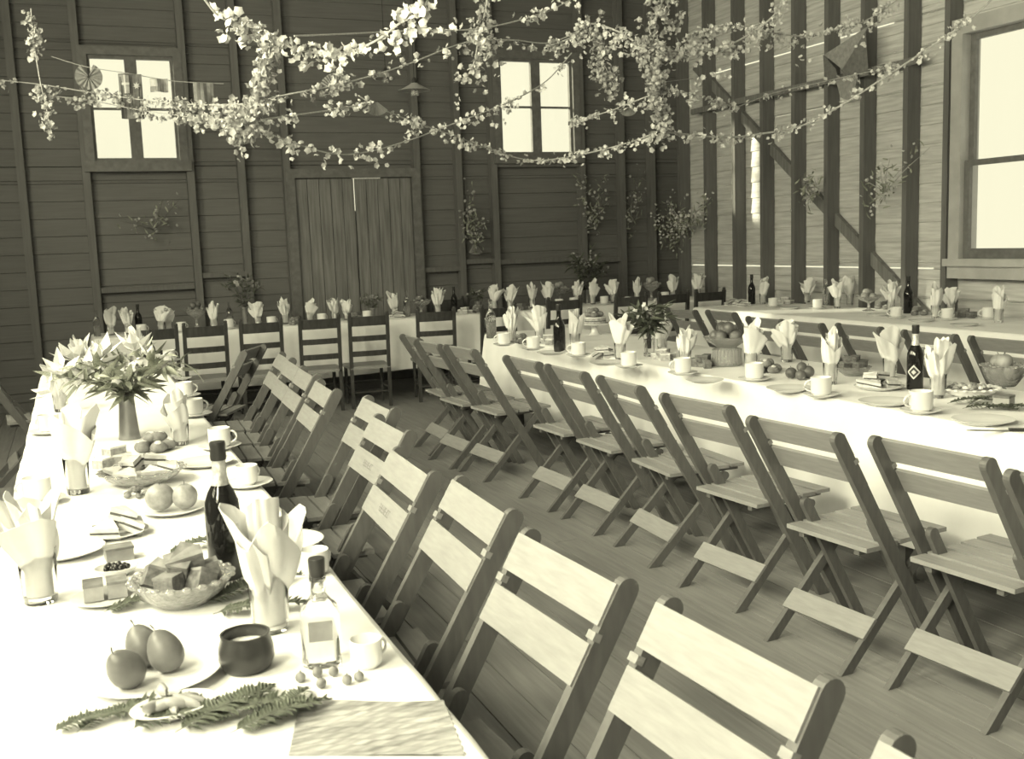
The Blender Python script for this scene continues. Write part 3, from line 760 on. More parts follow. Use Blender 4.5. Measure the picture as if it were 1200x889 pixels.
def plate(p, where, sc=1.0, what='white dinner plate'):
    return reg(inst('plate', m_plate, (p[0], p[1], ZT+0.0005), 0, sc), what, where, 'plate')
def bottle(p, where, kind='dark', sc=1.0, rz=0, label=None):
    mk = {'dark': lambda: m_bottle(True), 'clear': lambda: m_bottle(False), 'foil': lambda: m_bottle(True, True), 'label': lambda: m_bottle(True, True, True)}[kind]
    o = inst('bottle_'+kind, mk, (p[0], p[1], ZT+0.0005), rz, sc)
    if label: return tag(o, label, 'bottle')
    return reg(o, {'dark': 'dark glass bottle with a black stopper', 'clear': 'clear glass bottle'}[kind], where, 'bottle')
CAM_RIGHT = Vector((math.cos(0.393), -math.sin(0.393), 0))
def rank_labels(obs, label, cat, group):
    obs = sorted(obs, key=lambda o: o.location.dot(CAM_RIGHT))
    for i, o in enumerate(obs): tag(o, '%s, %s from left' % (label, ORD[i]), cat, group)
def pile(p, kind, n, spread, label, cat, z0=0.018, seed=0, layer=0.026):
    rnd = random.Random(seed+n); made = []
    for i in range(n):
        k = i/n; ring = i % max(3, n//2+1); up = i//max(3, n//2+1)
        a = 2*PI*ring/max(3, n//2+1)+0.7*up+rnd.uniform(-0.2, 0.2); r = spread*(0.62 if up == 0 else 0.28)
        x, y, z = p[0]+r*math.cos(a), p[1]+r*math.sin(a), ZT+z0+up*layer
        if kind == 'sandwich': o = inst('sandwich', m_sandwich, (x, y, z)); o.rotation_euler = (rnd.uniform(0.1, 0.35), rnd.uniform(-0.15, 0.15), a+PI/2+rnd.uniform(-0.4, 0.4))
        elif kind == 'cake': o = inst('cake', m_cake, (x, y, z), a, rnd.uniform(0.85, 1.1)); o.rotation_euler[1] = rnd.uniform(-0.15, 0.15)
        elif kind == 'pale_cake': o = inst('pale_cake', lambda: m_cake(0.06, 0.045, 0.03, 'pale_cake', 'icing'), (x, y, z), a, rnd.uniform(0.85, 1.1))
        elif kind == 'bun': o = inst('bun%d' % (i % 3), lambda: m_bun(i % 3), (x, y, z-0.002), a)
        elif kind == 'fruit': o = inst('fruit', lambda: m_fruit(1, 0.03, 'fruit', False, 'apple'), (x, y, z), a, rnd.uniform(0.85, 1.15))
        elif kind == 'pale_fruit': o = inst('pale_fruit', lambda: m_fruit(2, 0.03, 'pale_fruit', False, 'apple'), (x, y, z), a, rnd.uniform(0.85, 1.15))
        elif kind == 'nut':
            def mk():
                M = MB(); M.blob((0, 0, 0.008), 0.011, 0.009, 0.008, 3, 0.08, 10, 6); return M.build('nut', 'nut', None, True)
            o = inst('nut', mk, (x, y, z), a)
        made.append(o)
    rank_labels(made, label, cat, label)

# ---- left-hand table
napkin((0.290, 1.925, 0.246), LT, 1.15, 0); napkin((0.322, 4.007, 0.185), LT, 1.0, 4); napkin((-0.035, 3.355, 0.260), LT, 1.1, 2); napkin((-0.115, 2.321, 0.209), LT, 1.15, 1)
napkin((0.341, 6.893, 0.250), LT, 1.0, 3); napkin((-0.095, 5.207, 0.206), LT, 1.0, 0); napkin((0.017, 6.693, 0.214), LT, 1.0, 1)
for p, r, k in (((0.441, 4.667), 0.2, 0.9), ((0.442, 3.836), -0.3, 0.9), ((0.437, 3.169), 0.6, 0.75), ((0.408, 1.675), 0.4, 0.62), ((0.439, 2.223), 0.6, 0.7), ((0.463, 5.305), 0.0, 0.9), ((0.544, 7.124), 0.5, 0.9), ((-0.135, 4.577), 2.5, 0.9), ((-0.144, 3.278), 2.8, 0.9)): cup(p, LT, r, p[1] > 2.6, k)
for p in ((0.416, 2.471), (0.358, 3.570), (-0.073, 2.669)): plate(p, LT, 0.85)
bottle((0.259, 2.296), LT, 'foil', 1.0, 0, 'tall dark bottle with pale neck foil and black stopper on the left-hand table')
bottle((0.393, 6.541), LT, 'dark', 0.85)
# cork-stoppered flask
def m_flask():
    def rr(s, z): return [(s*x, s*y, z) for x, y in ((1, .6), (.6, 1), (-.6, 1), (-1, .6), (-1, -.6), (-.6, -1), (.6, -1), (1, -.6))]
    M = MB(); secs = [(0.030, 0), (0.033, 0.004), (0.033, 0.088), (0.030, 0.098), (0.018, 0.112), (0.0125, 0.122), (0.012, 0.146), (0.014, 0.148), (0.014, 0.154)]
    vs = []; fs = []
    for s, z in secs: vs += rr(s, z)
    for i in range(len(secs)-1):
        for j in range(8): fs.append((8*i+j, 8*i+(j+1) % 8, 8*i+8+(j+1) % 8, 8*i+8+j))
    fs.append(list(range(7, -1, -1))); fs.append([8*(len(secs)-1)+j for j in range(8)])
    M.add(vs, fs); o = M.build('square_flask', 'glass', None, True)
    M = MB(); M.lathe([(0, 0.150), (0.011, 0.150), (0.0135, 0.157), (0.0145, 0.184), (0.0135, 0.186), (0, 0.186)], 16); M.build('cork', 'dark_pot', o, True)
    M = MB(); M.box(-0.020, 0.020, -0.0335, -0.0333, 0.05, 0.085); M.build('label', 'paper', o)
    return o
f = inst('flask', m_flask, (*(0.343, 1.726), ZT+0.0005), -0.2); tag(f, 'square clear flask with a dark cork near the front of the left-hand table', 'bottle')
# dark pot of cream
M = MB(); M.lathe([(0, 0), (0.034, 0), (0.040, 0.004), (0.047, 0.02), (0.046, 0.04), (0.041, 0.058), (0.042, 0.064), (0.038, 0.064), (0.037, 0.058), (0.042, 0.04), (0.042, 0.02), (0.03, 0.01), (0, 0.009)], 32)
pot = M.build('dark_pot', 'dark_pot', None, True, (*(0.221, 1.761), ZT+0.0005)); tag(pot, 'round dark glazed pot with cream inside, beside the plate of pears', 'pot')
M = MB(); M.lathe([(0, 0.010), (0.03, 0.011), (0.0415, 0.022), (0.0415, 0.042), (0, 0.044)], 28); M.build('cream', 'cream', pot, True)
# plate with three pears
p = (0.070, 1.785); tag(plate(p, LT, 1.0), 'wide white plate holding three dark pears in the foreground', 'plate'); REG[('white dinner plate', LT)].pop()
for i, (q, rx, ry) in enumerate((((-0.026, -0.016), 0.35, -0.5), ((0.034, 0.002), -0.2, 0.35), ((0.0, 0.046), 0.3, 0.1))):
    o = inst('pear', lambda: m_fruit(3, 0.031, 'fruit', True, 'pear'), (p[0]+q[0], p[1]+q[1], ZT+0.010)); o.rotation_euler = (rx, ry, i*2.0)
    tag(o, ('dark pear at the left of the foreground plate', 'dark pear with a pale flank at the right of the foreground plate', 'dark pear at the back of the foreground plate')[i], 'pear', 'pears on the foreground plate')
# oval dish of gherkins
p = (0.090, 1.629)
M = MB(); M.lathe([(0, 0), (0.03, 0), (0.06, 0.014), (0.066, 0.019), (0.062, 0.020), (0.03, 0.006), (0, 0.005)], 32, sx=1.0, sy=0.72); tag(M.build('oval_dish', 'china', None, True, (p[0], p[1], ZT+0.0005), 0.2), 'small oval white dish of gherkins at the front edge', 'dish')
rnd = random.Random(5)
GH = []; OL = []; CK = []; BE = []
def m_gherkin():
    M = MB(); M.blob((0, 0, 0), 0.024, 0.009, 0.009, 4, 0.08, 10, 8); return M.build('gherkin', 'pale_fruit', None, True)
for i in range(9):
    o = inst('gherkin', m_gherkin, (p[0]+rnd.uniform(-0.032, 0.032), p[1]+rnd.uniform(-0.022, 0.022), ZT+0.016+0.010*(i//4)), rnd.uniform(0, 3.1)); o.rotation_euler[1] = rnd.uniform(-0.3, 0.3)
    GH.append(o)
rank_labels(GH, 'gherkin piled on the small oval dish at the front edge', 'gherkin', 'gherkins on the oval dish')
# olives
for i, p in enumerate(((0.292, 1.662), (0.322, 1.669), (0.347, 1.660), (0.318, 1.622), (0.359, 1.616), (0.380, 1.620))):
    def mk():
        M = MB(); M.blob((0, 0, 0.0085), 0.0088, 0.0088, 0.0085, 2, 0.02, 12, 8); o = M.build('olive', 'nut', None, True); M = MB(); M.tube([(0, 0, 0.016), (0.001, 0, 0.020)], 0.001, 5); M.build('stalk', 'stem', o); return o
    OL.append(inst('olive', mk, (*p, ZT)))
rank_labels(OL, 'small round olive on the cloth in front of the corked flask', 'olive', 'olives before the flask')
# striped runner at the near end
c = [(0.276, 1.587), (0.479, 1.482), (0.449, 1.303), (0.225, 1.416)]
M = MB(); n = 40; vs = []; fs = []
for i in range(n+1):
    t = i/n
    for k in range(7):
        s = k/6; a = Vector(c[0]).lerp(Vector(c[1]), s); b = Vector(c[3]).lerp(Vector(c[2]), s); q = a.lerp(b, t); vs.append((q.x, q.y, ZT+0.002+0.0016*math.sin(t*60+1.2*math.sin(s*7))))
for i in range(n):
    for k in range(6): fs.append((7*i+k, 7*i+k+1, 7*i+8+k, 7*i+7+k))
M.add(vs, fs); M.add([(x, y, ZT+0.0003) for x, y in c], [(0, 1, 2, 3)])
tag(M.build('striped_mat', 'runner_cloth', None, True), 'crinkled striped mat at the near right corner of the left-hand table', 'mat')
# glass bowl of cake slices
p = (0.155, 2.168); tag(inst('glass_bowl', m_bowl, (*p, ZT+0.0005), 0, 1.0), 'pressed-glass bowl heaped with cake slices on the left-hand table', 'bowl')
rnd = random.Random(9)
for i in range(8):
    a = 2*PI*i/6; r = 0.045 if i < 6 else 0.012
    o = inst('cake', m_cake, (p[0]+r*math.cos(a), p[1]+r*math.sin(a), ZT+(0.035 if i < 6 else 0.065))); o.rotation_euler = (rnd.uniform(-0.5, 0.5), rnd.uniform(-0.5, 0.2), a); o.scale = (1.05, 1.0, 1.0)
    CK.append(o)
rank_labels(CK, 'dark cake slice heaped in the pressed-glass bowl of the left-hand table', 'cake', 'cake slices in the glass bowl')
# oval bowl of berries, slab cakes
p = (0.037, 2.432)
M = MB(); M.lathe([(0, 0), (0.02, 0), (0.036, 0.012), (0.044, 0.020), (0.041, 0.021), (0.02, 0.006), (0, 0.005)], 28, sx=1.1, sy=0.9); tag(M.build('oval_dish', 'china', None, True, (p[0], p[1], ZT+0.0005)), 'little white dish of glossy dark berries left of the cake bowl', 'dish')
for i in range(16):
    a = i*2.4; r = 0.0068*math.sqrt(i)
    def mk():
        M = MB(); M.blob((0, 0, 0), 0.0066, 0.0066, 0.0066, 1, 0.02, 10, 7); return M.build('berry', 'berry', None, True)
    BE.append(inst('berry', mk, (p[0]+r*math.cos(a), p[1]+r*math.sin(a), ZT+0.020)))
rank_labels(BE, 'glossy dark berry in the little white dish', 'berry', 'berries in the little dish')
p = (0.011, 2.258); tag(plate(p, LT, 0.62), 'small plate with two slab cakes left of the cake bowl', 'plate'); REG[('white dinner plate', LT)].pop()
for i, dx in enumerate((-0.024, 0.022)):
    o = inst('slab_cake', lambda: m_cake(0.038, 0.05, 0.03, 'pale_fruit', 'crust'), (p[0]+dx, p[1]+0.01, ZT+0.007)); tag(o, 'block of slab cake at the %s of the small plate by the berries' % ('left', 'right')[i], 'cake', 'slab cakes by the berries')
o = inst('slab_cake', None, (*(0.048, 2.563), ZT+0.0005), 0.1, (1.6, 0.9, 0.9)); tag(o, 'dark slab of cake lying behind the dish of berries', 'cake')
# oranges
p = (0.204, 2.962); tag(plate(p, LT, 0.8), 'white plate holding two round oranges', 'plate'); REG[('white dinner plate', LT)].pop()
for i, q in enumerate(((0.172, 2.960), (0.236, 2.943))):
    o = inst('orange', lambda: m_fruit(1, 0.035, 'orange', False, 'orange'), (*q, ZT+0.010), i, (1.08, 1)[i]); tag(o, ('mottled orange at the left of the orange plate', 'darker orange at the right of the orange plate')[i], 'orange', 'oranges on the plate')
pile((0.122, 3.212), 'nut', 9, 0.045, 'small brown nut scattered left of the oranges', 'nut', 0.001, 3, 0.014)
p = (0.049, 2.792); tag(plate(p, LT, 0.72), 'white plate of sandwiches beside the oranges', 'plate'); REG[('white dinner plate', LT)].pop()
pile(p, 'sandwich', 4, 0.06, 'triangular sandwich on the plate beside the oranges', 'sandwich', 0.01, 4)
p = (0.152, 3.395); tag(inst('glass_bowl', m_bowl, (*p, ZT+0.0005), 0, (1.25, 1.25, 0.8)), 'wide pressed-glass dish of sandwiches before the tin vase', 'bowl')
pile(p, 'sandwich', 10, 0.12, 'triangular sandwich in the wide glass dish before the tin vase', 'sandwich', 0.028, 6)
pile((0.229, 3.937), 'bun', 6, 0.07, 'sugared bun heaped beside the tin vase', 'bun', 0.003, 7)
pile((0.070, 3.752), 'pale_cake', 4, 0.06, 'pale iced cake square left of the tin vase', 'cake', 0.001, 8)
for i, (p, r, L) in enumerate((((0.183, 2.119), 0.2, 1), ((0.232, 2.149), 0.5, 0.9), ((0.200, 2.055), -0.4, 0.9), ((0.151, 2.528), 0.3, 0.8), ((0.020, 1.595), 0.15, 0.8), ((0.084, 1.556), 0.3, 0.9), ((0.159, 1.518), 0.1, 0.8), ((-0.050, 1.631), 0.7, 0.5), ((0.193, 1.576), 0.9, 0.5), ((0.000, 2.174), 0.1, 0.7), ((-0.014, 1.659), 0.0, 0.8), ((0.195, 1.512), 0.6, 0.7), ((0.117, 1.577), -0.1, 0.8), ((-0.086, 1.643), 0.3, 0.6), ((0.036, 1.657), -0.3, 0.6))):
    o = inst('fern%d' % (i % 3), lambda: m_fern(i % 3), (*p, ZT+0.001), r, L*0.8)
    reg(o, 'green fern frond laid flat', LT, 'fern')
# tin vase and its bouquet
p = (0.155, 4.256)
M = MB(); M.lathe([(0, 0), (0.040, 0), (0.041, 0.004), (0.038, 0.02), (0.030, 0.12), (0.028, 0.155), (0.033, 0.175), (0.031, 0.175), (0.026, 0.155), (0.028, 0.12), (0.034, 0.01), (0, 0.008)], 28)
v = M.build('tin_vase', 'tin', None, True, (*p, ZT+0.0005)); tag(v, 'tall dull metal vase with lilies on the left-hand table', 'vase')
M = MB(); M.lathe([(0.0335, 0.17), (0.035, 0.173), (0.0335, 0.176), (0.031, 0.173), (0.0335, 0.17)], 24); M.build('rim', 'tin', v, True)
B = bouquet('lily_bouquet', (*p, ZT+0.0005), 0.17, 0.17, 0.27, 34, 11, 'pale_leaf', 'blossom', 40, 0.10, 'loose bouquet of lilies and pale leaves in the metal vase', 'bouquet', single='share', fsize=0.024)
LILY = flower_mesh(1.0, 6, 0.75, 2, 0.26); LILY.materials.append(MATS['lily'])
for (dx, dy, dz, s, rz, ry) in ((-0.10, 0.05, 0.30, 0.085, 0.3, 0.5), (0.05, 0.08, 0.33, 0.085, 1.2, 0.4), (-0.20, 0.0, 0.24, 0.08, 2.2, -0.6), (-0.14, -0.03, 0.27, 0.085, 0.9, -0.3), (0.19, 0.06, 0.21, 0.06, 0.4, 0.7), (-0.26, 0.05, 0.20, 0.07, 0.1, -0.8), (-0.07, 0.08, 0.32, 0.085, 1.0, -0.2), (-0.17, 0.06, 0.31, 0.09, 2.0, 0.2), (-0.22, -0.05, 0.28, 0.08, 1.5, -0.4), (0.10, 0.02, 0.30, 0.07, 0.2, 0.5)):
    fo = place('lily_flower', LILY, B); fo.matrix_local = Matrix.Translation((dx, dy, dz)) @ Matrix.Rotation(rz, 4, 'Z') @ Matrix.Rotation(ry, 4, 'Y') @ Matrix.Scale(s, 4)

# ---- middle table
for q in ((2.791, 6.709, 0.220), (2.918, 6.513, 0.263), (2.933, 6.001, 0.251), (2.867, 5.280, 0.246), (3.326, 5.583, 0.122), (3.007, 4.810, 0.189), (3.133, 4.393, 0.243), (3.528, 4.620, 0.204), (3.167, 3.829, 0.255), (3.487, 3.797, 0.224), (3.250, 3.264, 0.219)): napkin(q, MT)
for p, r in (((2.659, 6.528), 2.8), ((2.702, 6.141), 2.9), ((2.757, 5.597), 2.6), ((2.734, 4.940), 0.5), ((2.812, 4.524), 2.9), ((2.964, 4.129), 0.3), ((2.892, 3.556), 2.7), ((2.932, 3.028), 2.9)): cup(p, MT, r)
bottle((2.799, 7.114), MT, 'clear'); bottle((2.770, 5.886), MT, 'dark')
bottle((3.346, 3.493), MT, 'label', 0.93, 0.1, 'dark bottle with a diamond label and pale neck foil on the middle table')
plate((2.966, 3.252), MT, 0.95); plate((2.951, 2.750), MT, 0.95); plate((2.748, 4.223), MT, 0.8); plate((2.695, 5.828), MT, 0.9); plate((2.715, 5.149), MT, 0.9); plate((2.892, 3.770), MT, 0.9)
p = (3.228, 3.582); tag(plate(p, MT, 0.95), 'white plate of triangular sandwiches beside the labelled bottle', 'plate'); REG[('white dinner plate', MT)].pop()
pile(p, 'sandwich', 8, 0.09, 'triangular sandwich piled beside the labelled dark bottle', 'sandwich', 0.016, 12)
p = (3.436, 3.989); tag(inst('glass_bowl', m_bowl, (*p, ZT+0.0005), 0, 0.8), 'pressed-glass bowl of cakes behind the sandwiches on the middle table', 'bowl'); pile(p, 'cake', 6, 0.06, 'cake slice in the glass bowl behind the middle table sandwiches', 'cake', 0.03, 13)
FOODS = [(((2.823, 6.602)), 'bun', 5, 0.06, 'bun at the far end of the middle table'), (((2.948, 6.410)), 'pale_cake', 5, 0.06, 'pale cake left of the plain dark bottle on the middle table'), (((2.896, 5.534)), 'sandwich', 7, 0.08, 'sandwich heaped right of the plain dark bottle'), (((3.080, 5.153)), 'pale_cake', 5, 0.07, 'pale cake at the foot of the leafy bouquet'), (((3.199, 4.341)), 'bun', 7, 0.08, 'bun beside the apples on the middle table'), (((3.168, 4.046)), 'fruit', 4, 0.07, 'dark apple lying between the tall napkins of the middle table'), (((3.068, 4.713)), 'cake', 5, 0.07, 'cake slice left of the fruit stand')]
for p, k, n, s, lab in FOODS: pile(p, k, n, s, lab, {'bun': 'bun', 'pale_cake': 'cake', 'sandwich': 'sandwich', 'fruit': 'apple', 'cake': 'cake'}[k], 0.001, int(p[1]*10), 0.028)
# fruit stand
p = (3.199, 4.700)
M = MB(); M.lathe([(0, 0), (0.07, 0), (0.075, 0.004), (0.073, 0.09), (0.05, 0.098), (0.06, 0.105), (0.11, 0.135), (0.125, 0.155), (0.122, 0.157), (0.1, 0.14), (0.05, 0.112), (0, 0.11)], 36); st = M.build('fruit_stand', 'pressed_glass', None, True, (*p, ZT+0.0005)); tag(st, 'pressed-glass fruit stand on a drum foot on the middle table', 'stand')
M = MB()
for i in range(24):
    a = 2*PI*i/24; M.tube([(0.076*math.cos(a), 0.076*math.sin(a), 0.004), (0.0745*math.cos(a), 0.0745*math.sin(a), 0.09)], 0.005, 6)
M.build('fluting', 'pressed_glass', st, True)
pile(p, 'fruit', 9, 0.10, 'dark apple heaped on the glass fruit stand', 'apple', 0.128, 15, 0.04)
# cake on a low stand
p = (3.485, 6.799)
M = MB(); M.lathe([(0, 0), (0.05, 0), (0.03, 0.012), (0.02, 0.05), (0.03, 0.07), (0.115, 0.078), (0.12, 0.086), (0.11, 0.084), (0, 0.082)], 32); tag(M.build('cake_stand', 'china', None, True, (*p, ZT+0.0005)), 'white pedestal stand with a layered cake on the middle table', 'stand')
ck = empty('layer_cake', (*p, ZT+0.0825)); tag(ck, 'round layered cake on the white pedestal stand', 'cake')
for i, (z0, z1, m_) in enumerate(((0, 0.018, 'pale_cake'), (0.018, 0.024, 'filling'), (0.024, 0.042, 'pale_cake'), (0.042, 0.048, 'icing'))):
    M = MB(); M.lathe([(0, z0), (0.085, z0), (0.085, z1), (0, z1)], 28); M.build('cake_layer', m_, ck, True)
pile(p, 'bun', 5, 0.07, 'bun crowning the layered cake', 'bun', 0.132, 16)
# leafy bouquet in a glass vase
p = (3.103, 5.356)
M = MB(); M.lathe([(0, 0), (0.034, 0), (0.036, 0.004), (0.030, 0.03), (0.034, 0.12), (0.042, 0.15), (0.040, 0.15), (0.032, 0.12), (0.027, 0.035), (0.03, 0.012), (0, 0.010)], 26); v = M.build('glass_vase', 'glass', None, True, (*p, ZT+0.0005)); tag(v, 'glass vase of dark leafy stems on the middle table', 'vase')
M = MB(); M.lathe([(0, 0.012), (0.025, 0.014), (0.0255, 0.035), (0.03, 0.10), (0, 0.101)], 20); M.build('water', 'glass', v, True)
bouquet('leafy_bouquet', (*p, ZT+0.0005), 0.15, 0.17, 0.16, 24, 21, 'leaf', 'blossom', 14, 0.085, 'dark leafy bouquet in the glass vase of the middle table', 'bouquet', single='share', fsize=0.018)
# tart, fern and cut-glass bowl at the right
p = (3.382, 3.225); tag(inst('pie_dish', lambda: m_bowl(0.115, 0.035, 'china', 'pie_dish'), (*p, ZT+0.0005)), 'wide fluted dish holding a crumbly tart near the right edge', 'dish')
t = empty('tart', (*p, ZT+0.011)); tag(t, 'crumbly pale tart in the fluted dish near the right edge', 'tart')
M = MB(); M.lathe([(0, 0), (0.055, 0), (0.088, 0.018), (0.085, 0.028), (0, 0.026)], 28); M.build('crust', 'crust', t, True)
rnd = random.Random(4)
for i in range(22):
    a = i*2.4; r = 0.017*math.sqrt(i); M = MB(); M.blob((r*math.cos(a), r*math.sin(a), 0.030), 0.013, 0.011, 0.009, i, 0.15, 8, 6); M.build('topping', ('icing', 'pale_cake', 'pale_fruit')[i % 3], t, True)
for i, (q, r) in enumerate((((3.154, 3.118), -0.5), ((3.110, 2.998), -0.7), ((3.165, 2.959), -0.9), ((3.187, 3.042), 0.2))):
    reg(inst('fern%d' % (i % 3), None, (*q, ZT+0.001), r, 0.75), 'green fern frond beside the tart', MT, 'fern')
p = (3.708, 3.349); tag(inst('cut_bowl', lambda: m_bowl(0.095, 0.09, 'pressed_glass', 'cut_glass_bowl'), (*p, ZT+0.0005)), 'deep cut-glass bowl at the right edge of the middle table', 'bowl'); pile(p, 'pale_fruit', 7, 0.08, 'pale fruit in the deep cut-glass bowl at the right edge', 'fruit', 0.03, 17, 0.045)
o = inst('slab_cake', None, (*(3.260, 2.941), ZT+0.0005), 0.4, (1.6, 1.2, 1.4)); tag(o, 'pale block of cake below the cut-glass bowl', 'cake')
M = MB(); M.prism_z([(-0.11, -0.008), (-0.02, -0.010), (0, -0.007), (0.1, -0.009), (0.115, 0.0), (0.1, 0.006), (0, 0.007), (-0.02, 0.009), (-0.11, 0.008)], 0, 0.003); kn = M.build('table_knife', 'steel', None, False, (*(2.892, 2.611), ZT+0.0005), 2.5); tag(kn, 'table knife beside the plate at the right edge', 'knife')
M = MB(); M.box(-0.112, -0.02, -0.009, 0.009, -0.0005, 0.010); M.build('handle', 'black_cap', kn)

# ---- window-side table
for q in ((6.183, 8.467, 0.248), (6.590, 8.311, 0.216), (6.253, 7.474, 0.227), (6.602, 7.715, 0.251), (6.273, 6.830, 0.227), (6.018, 6.083, 0.246), (6.378, 6.288, 0.189), (6.037, 5.511, 0.254)): napkin(q, RT)
bottle((6.117, 8.556), RT, 'dark', 0.95); bottle((6.234, 6.595), RT, 'dark', 1.0); bottle((6.471, 7.889), RT, 'clear', 0.85)
for p, r in (((5.832, 6.294), 2.5), ((5.965, 5.913), 2.8), ((6.204, 5.757), 2.6), ((5.965, 8.013), 0.4), ((6.081, 7.528), 0.5)): cup(p, RT, r)
for p in ((5.914, 6.572), (5.743, 5.937), (5.689, 5.484), (5.926, 7.723)): plate(p, RT, 0.85)
p = (6.223, 7.039); tag(inst('compote', m_compote, (*p, ZT+0.0005), 0, 1.0), 'tall glass compote of fruit on the window-side table', 'compote'); pile(p, 'pale_fruit', 6, 0.075, 'fruit heaped on the compote of the window-side table', 'fruit', 0.095, 31, 0.035)
for p, k, n, lab in (((5.928, 8.613), 'sandwich', 6, 'sandwich at the far end of the window-side table'), ((5.881, 8.391), 'sandwich', 5, 'sandwich left of the dark bottle on the window-side table'), ((6.322, 8.279), 'pale_cake', 5, 'pale cake between the napkins on the window-side table'), ((6.432, 7.086), 'bun', 5, 'bun behind the compote on the window-side table'), ((6.168, 6.405), 'bun', 6, 'bun right of the second dark bottle on the window-side table'), ((6.216, 5.977), 'cake', 6, 'cake slice below the sash window on the window-side table')):
    pile(p, k, n, 0.085, lab, {'sandwich': 'sandwich', 'pale_cake': 'cake', 'bun': 'bun', 'cake': 'cake'}[k], 0.001, int(p[1]*7), 0.028)

# ---- back tables
for q in ((0.282, 9.880, 0.224), (0.423, 9.880, 0.208), (0.704, 9.880, 0.207), (0.779, 10.000, 0.205), (1.148, 9.740, 0.226), (1.563, 9.880, 0.196), (1.817, 9.880, 0.221), (2.048, 9.880, 0.192), (2.285, 9.880, 0.195), (2.409, 9.880, 0.180), (2.886, 9.880, 0.220), (3.326, 9.880, 0.238), (3.928, 9.880, 0.259), (4.105, 9.880, 0.241), (4.353, 9.880, 0.255), (4.536, 9.880, 0.237), (4.929, 10.000, 0.224), (5.051, 9.880, 0.247), (5.294, 9.880, 0.227), (5.585, 9.880, 0.249), (6.030, 9.880, 0.246), (6.346, 9.880, 0.250)): napkin(q, BT)
for q in ((0.530, 9.750, 0.118), (0.867, 9.750, 0.097), (1.281, 9.750, 0.070), (1.665, 9.750, 0.062), (2.133, 9.750, 0.065), (2.570, 9.750, 0.070), (4.597, 9.750, 0.089), (4.812, 9.850, 0.109), (5.120, 9.750, 0.105), (5.913, 9.850, 0.123)): cup(q[:2], BT, 0.5)
for q, k, sc in (((0.524, 10.000, 0.227), 'dark', 0.85), ((0.168, 9.850, 0.210), 'clear', 0.8), ((1.332, 10.050, 0.210), 'clear', 0.8), ((2.998, 9.850, 0.215), 'clear', 0.9), ((2.123, 10.050, 0.165), 'clear', 0.8), ((3.562, 10.050, 0.160), 'dark', 0.85)): bottle(q, BT, k, sc)
for q, k, lab in (((1.022, 9.950, 0.224), 'fruit', 'left'), ((3.176, 9.950, 0.160), 'bun', 'middle'), ((4.752, 10.050, 0.204), 'pale_fruit', 'right-hand'), ((5.775, 9.900, 0.221), 'pale_fruit', 'rightmost')):
    sc = min(1.5, max(0.9, q[2]/0.14)); z = ZT+0.0005
    tag(inst('compote', None, (q[0], q[1], z), 0, (1.05, 1.05, sc)), '%s glass compote heaped with food on the back table' % lab, 'compote')
    pile(q, k, 7, 0.095, '%s in the %s compote of the back table' % ('bun' if k == 'bun' else 'fruit', lab), 'bun' if k == 'bun' else 'fruit', 0.08+0.12*(sc-0.86), 41, 0.032)
for q, k, lab in (((1.876, 9.720, 0.019), 'bun', 'third and fourth'), ((2.472, 9.800, 0.025), 'cake', 'middle'), ((2.864, 9.750, 0.036), 'sandwich', 'clear-bottle'), ((3.567, 9.750, 0.053), 'pale_cake', 'far side chair'), ((3.760, 9.900, 0.060), 'bun', 'mullioned'), ((4.162, 9.720, 0.045), 'cake', 'paired'), ((5.394, 9.750, 0.063), 'pale_cake', 'rightmost compote')):
    pile(q, k, 5, 0.07, '%s heaped on the back table near the %s' % ({'bun': 'bun', 'cake': 'cake slice', 'sandwich': 'sandwich', 'pale_cake': 'pale cake'}[k], {'third and fourth': 'seventh napkin', 'middle': 'small leafy posy', 'clear-bottle': 'clear bottle', 'far side chair': 'far-side chair', 'mullioned': 'thirteenth napkin', 'paired': 'fourteenth napkin', 'rightmost compote': 'rightmost compote'}[lab]), {'bun': 'bun', 'cake': 'cake', 'sandwich': 'sandwich', 'pale_cake': 'cake'}[k], 0.001, int(q[0]*9), 0.028)
def jar(q, label, r=0.03, h=0.14):
    M = MB(); M.lathe([(0, 0), (r, 0), (r*1.02, 0.004), (r*0.95, h*0.6), (r*1.15, h), (r*1.1, h), (r*0.88, h*0.6), (r*0.9, 0.012), (0, 0.01)], 22); o = M.build('vase', 'tin', None, True, (q[0], q[1], ZT+0.0005)); tag(o, label, 'vase')
    M = MB(); M.lathe([(r*1.15, h-0.004), (r*1.2, h), (r*1.15, h+0.004), (r*1.08, h), (r*1.15, h-0.004)], 20); M.build('rim', 'tin', o, True)
for q, h0, hh, sp, n, leaf, lm, nf, lab, vl in (((1.465, 10.000, 0.092), 0.17, 0.42, 0.17, 20, 0.06, 'leaf', 24, 'tall wispy branches in the vase left of the doors', 'slim vase of tall branches left of the doors'), ((2.689, 10.000, 0.084), 0.09, 0.16, 0.13, 12, 0.05, 'leaf', 12, 'small leafy posy standing before the doors', 'short vase of the posy before the doors'), ((3.820, 10.050, 0.103), 0.09, 0.15, 0.11, 12, 0.05, 'leaf', 12, 'small leafy posy right of the doors', 'short vase of the posy right of the doors'), ((5.098, 10.100, 0.094), 0.14, 0.48, 0.25, 34, 0.09, 'leaf', 60, 'large bushy plant rising under the glaring window', 'vase of the bushy plant under the glaring window')):
    jar(q, vl, 0.03, h0)
    bouquet('branch_bouquet', (q[0], q[1], ZT+0.0005), h0, hh, sp, n, int(q[0]*100), lm, 'dim_blossom', nf, leaf, lab, 'bouquet', fsize=0.016, upright=0.9)
# chair on the wall side of the left-hand table
folding_chair(-0.62, 7.45, A(4), 'folding chair half hidden in the gloom left of the left-hand table', 'folding chairs along the left-hand table')

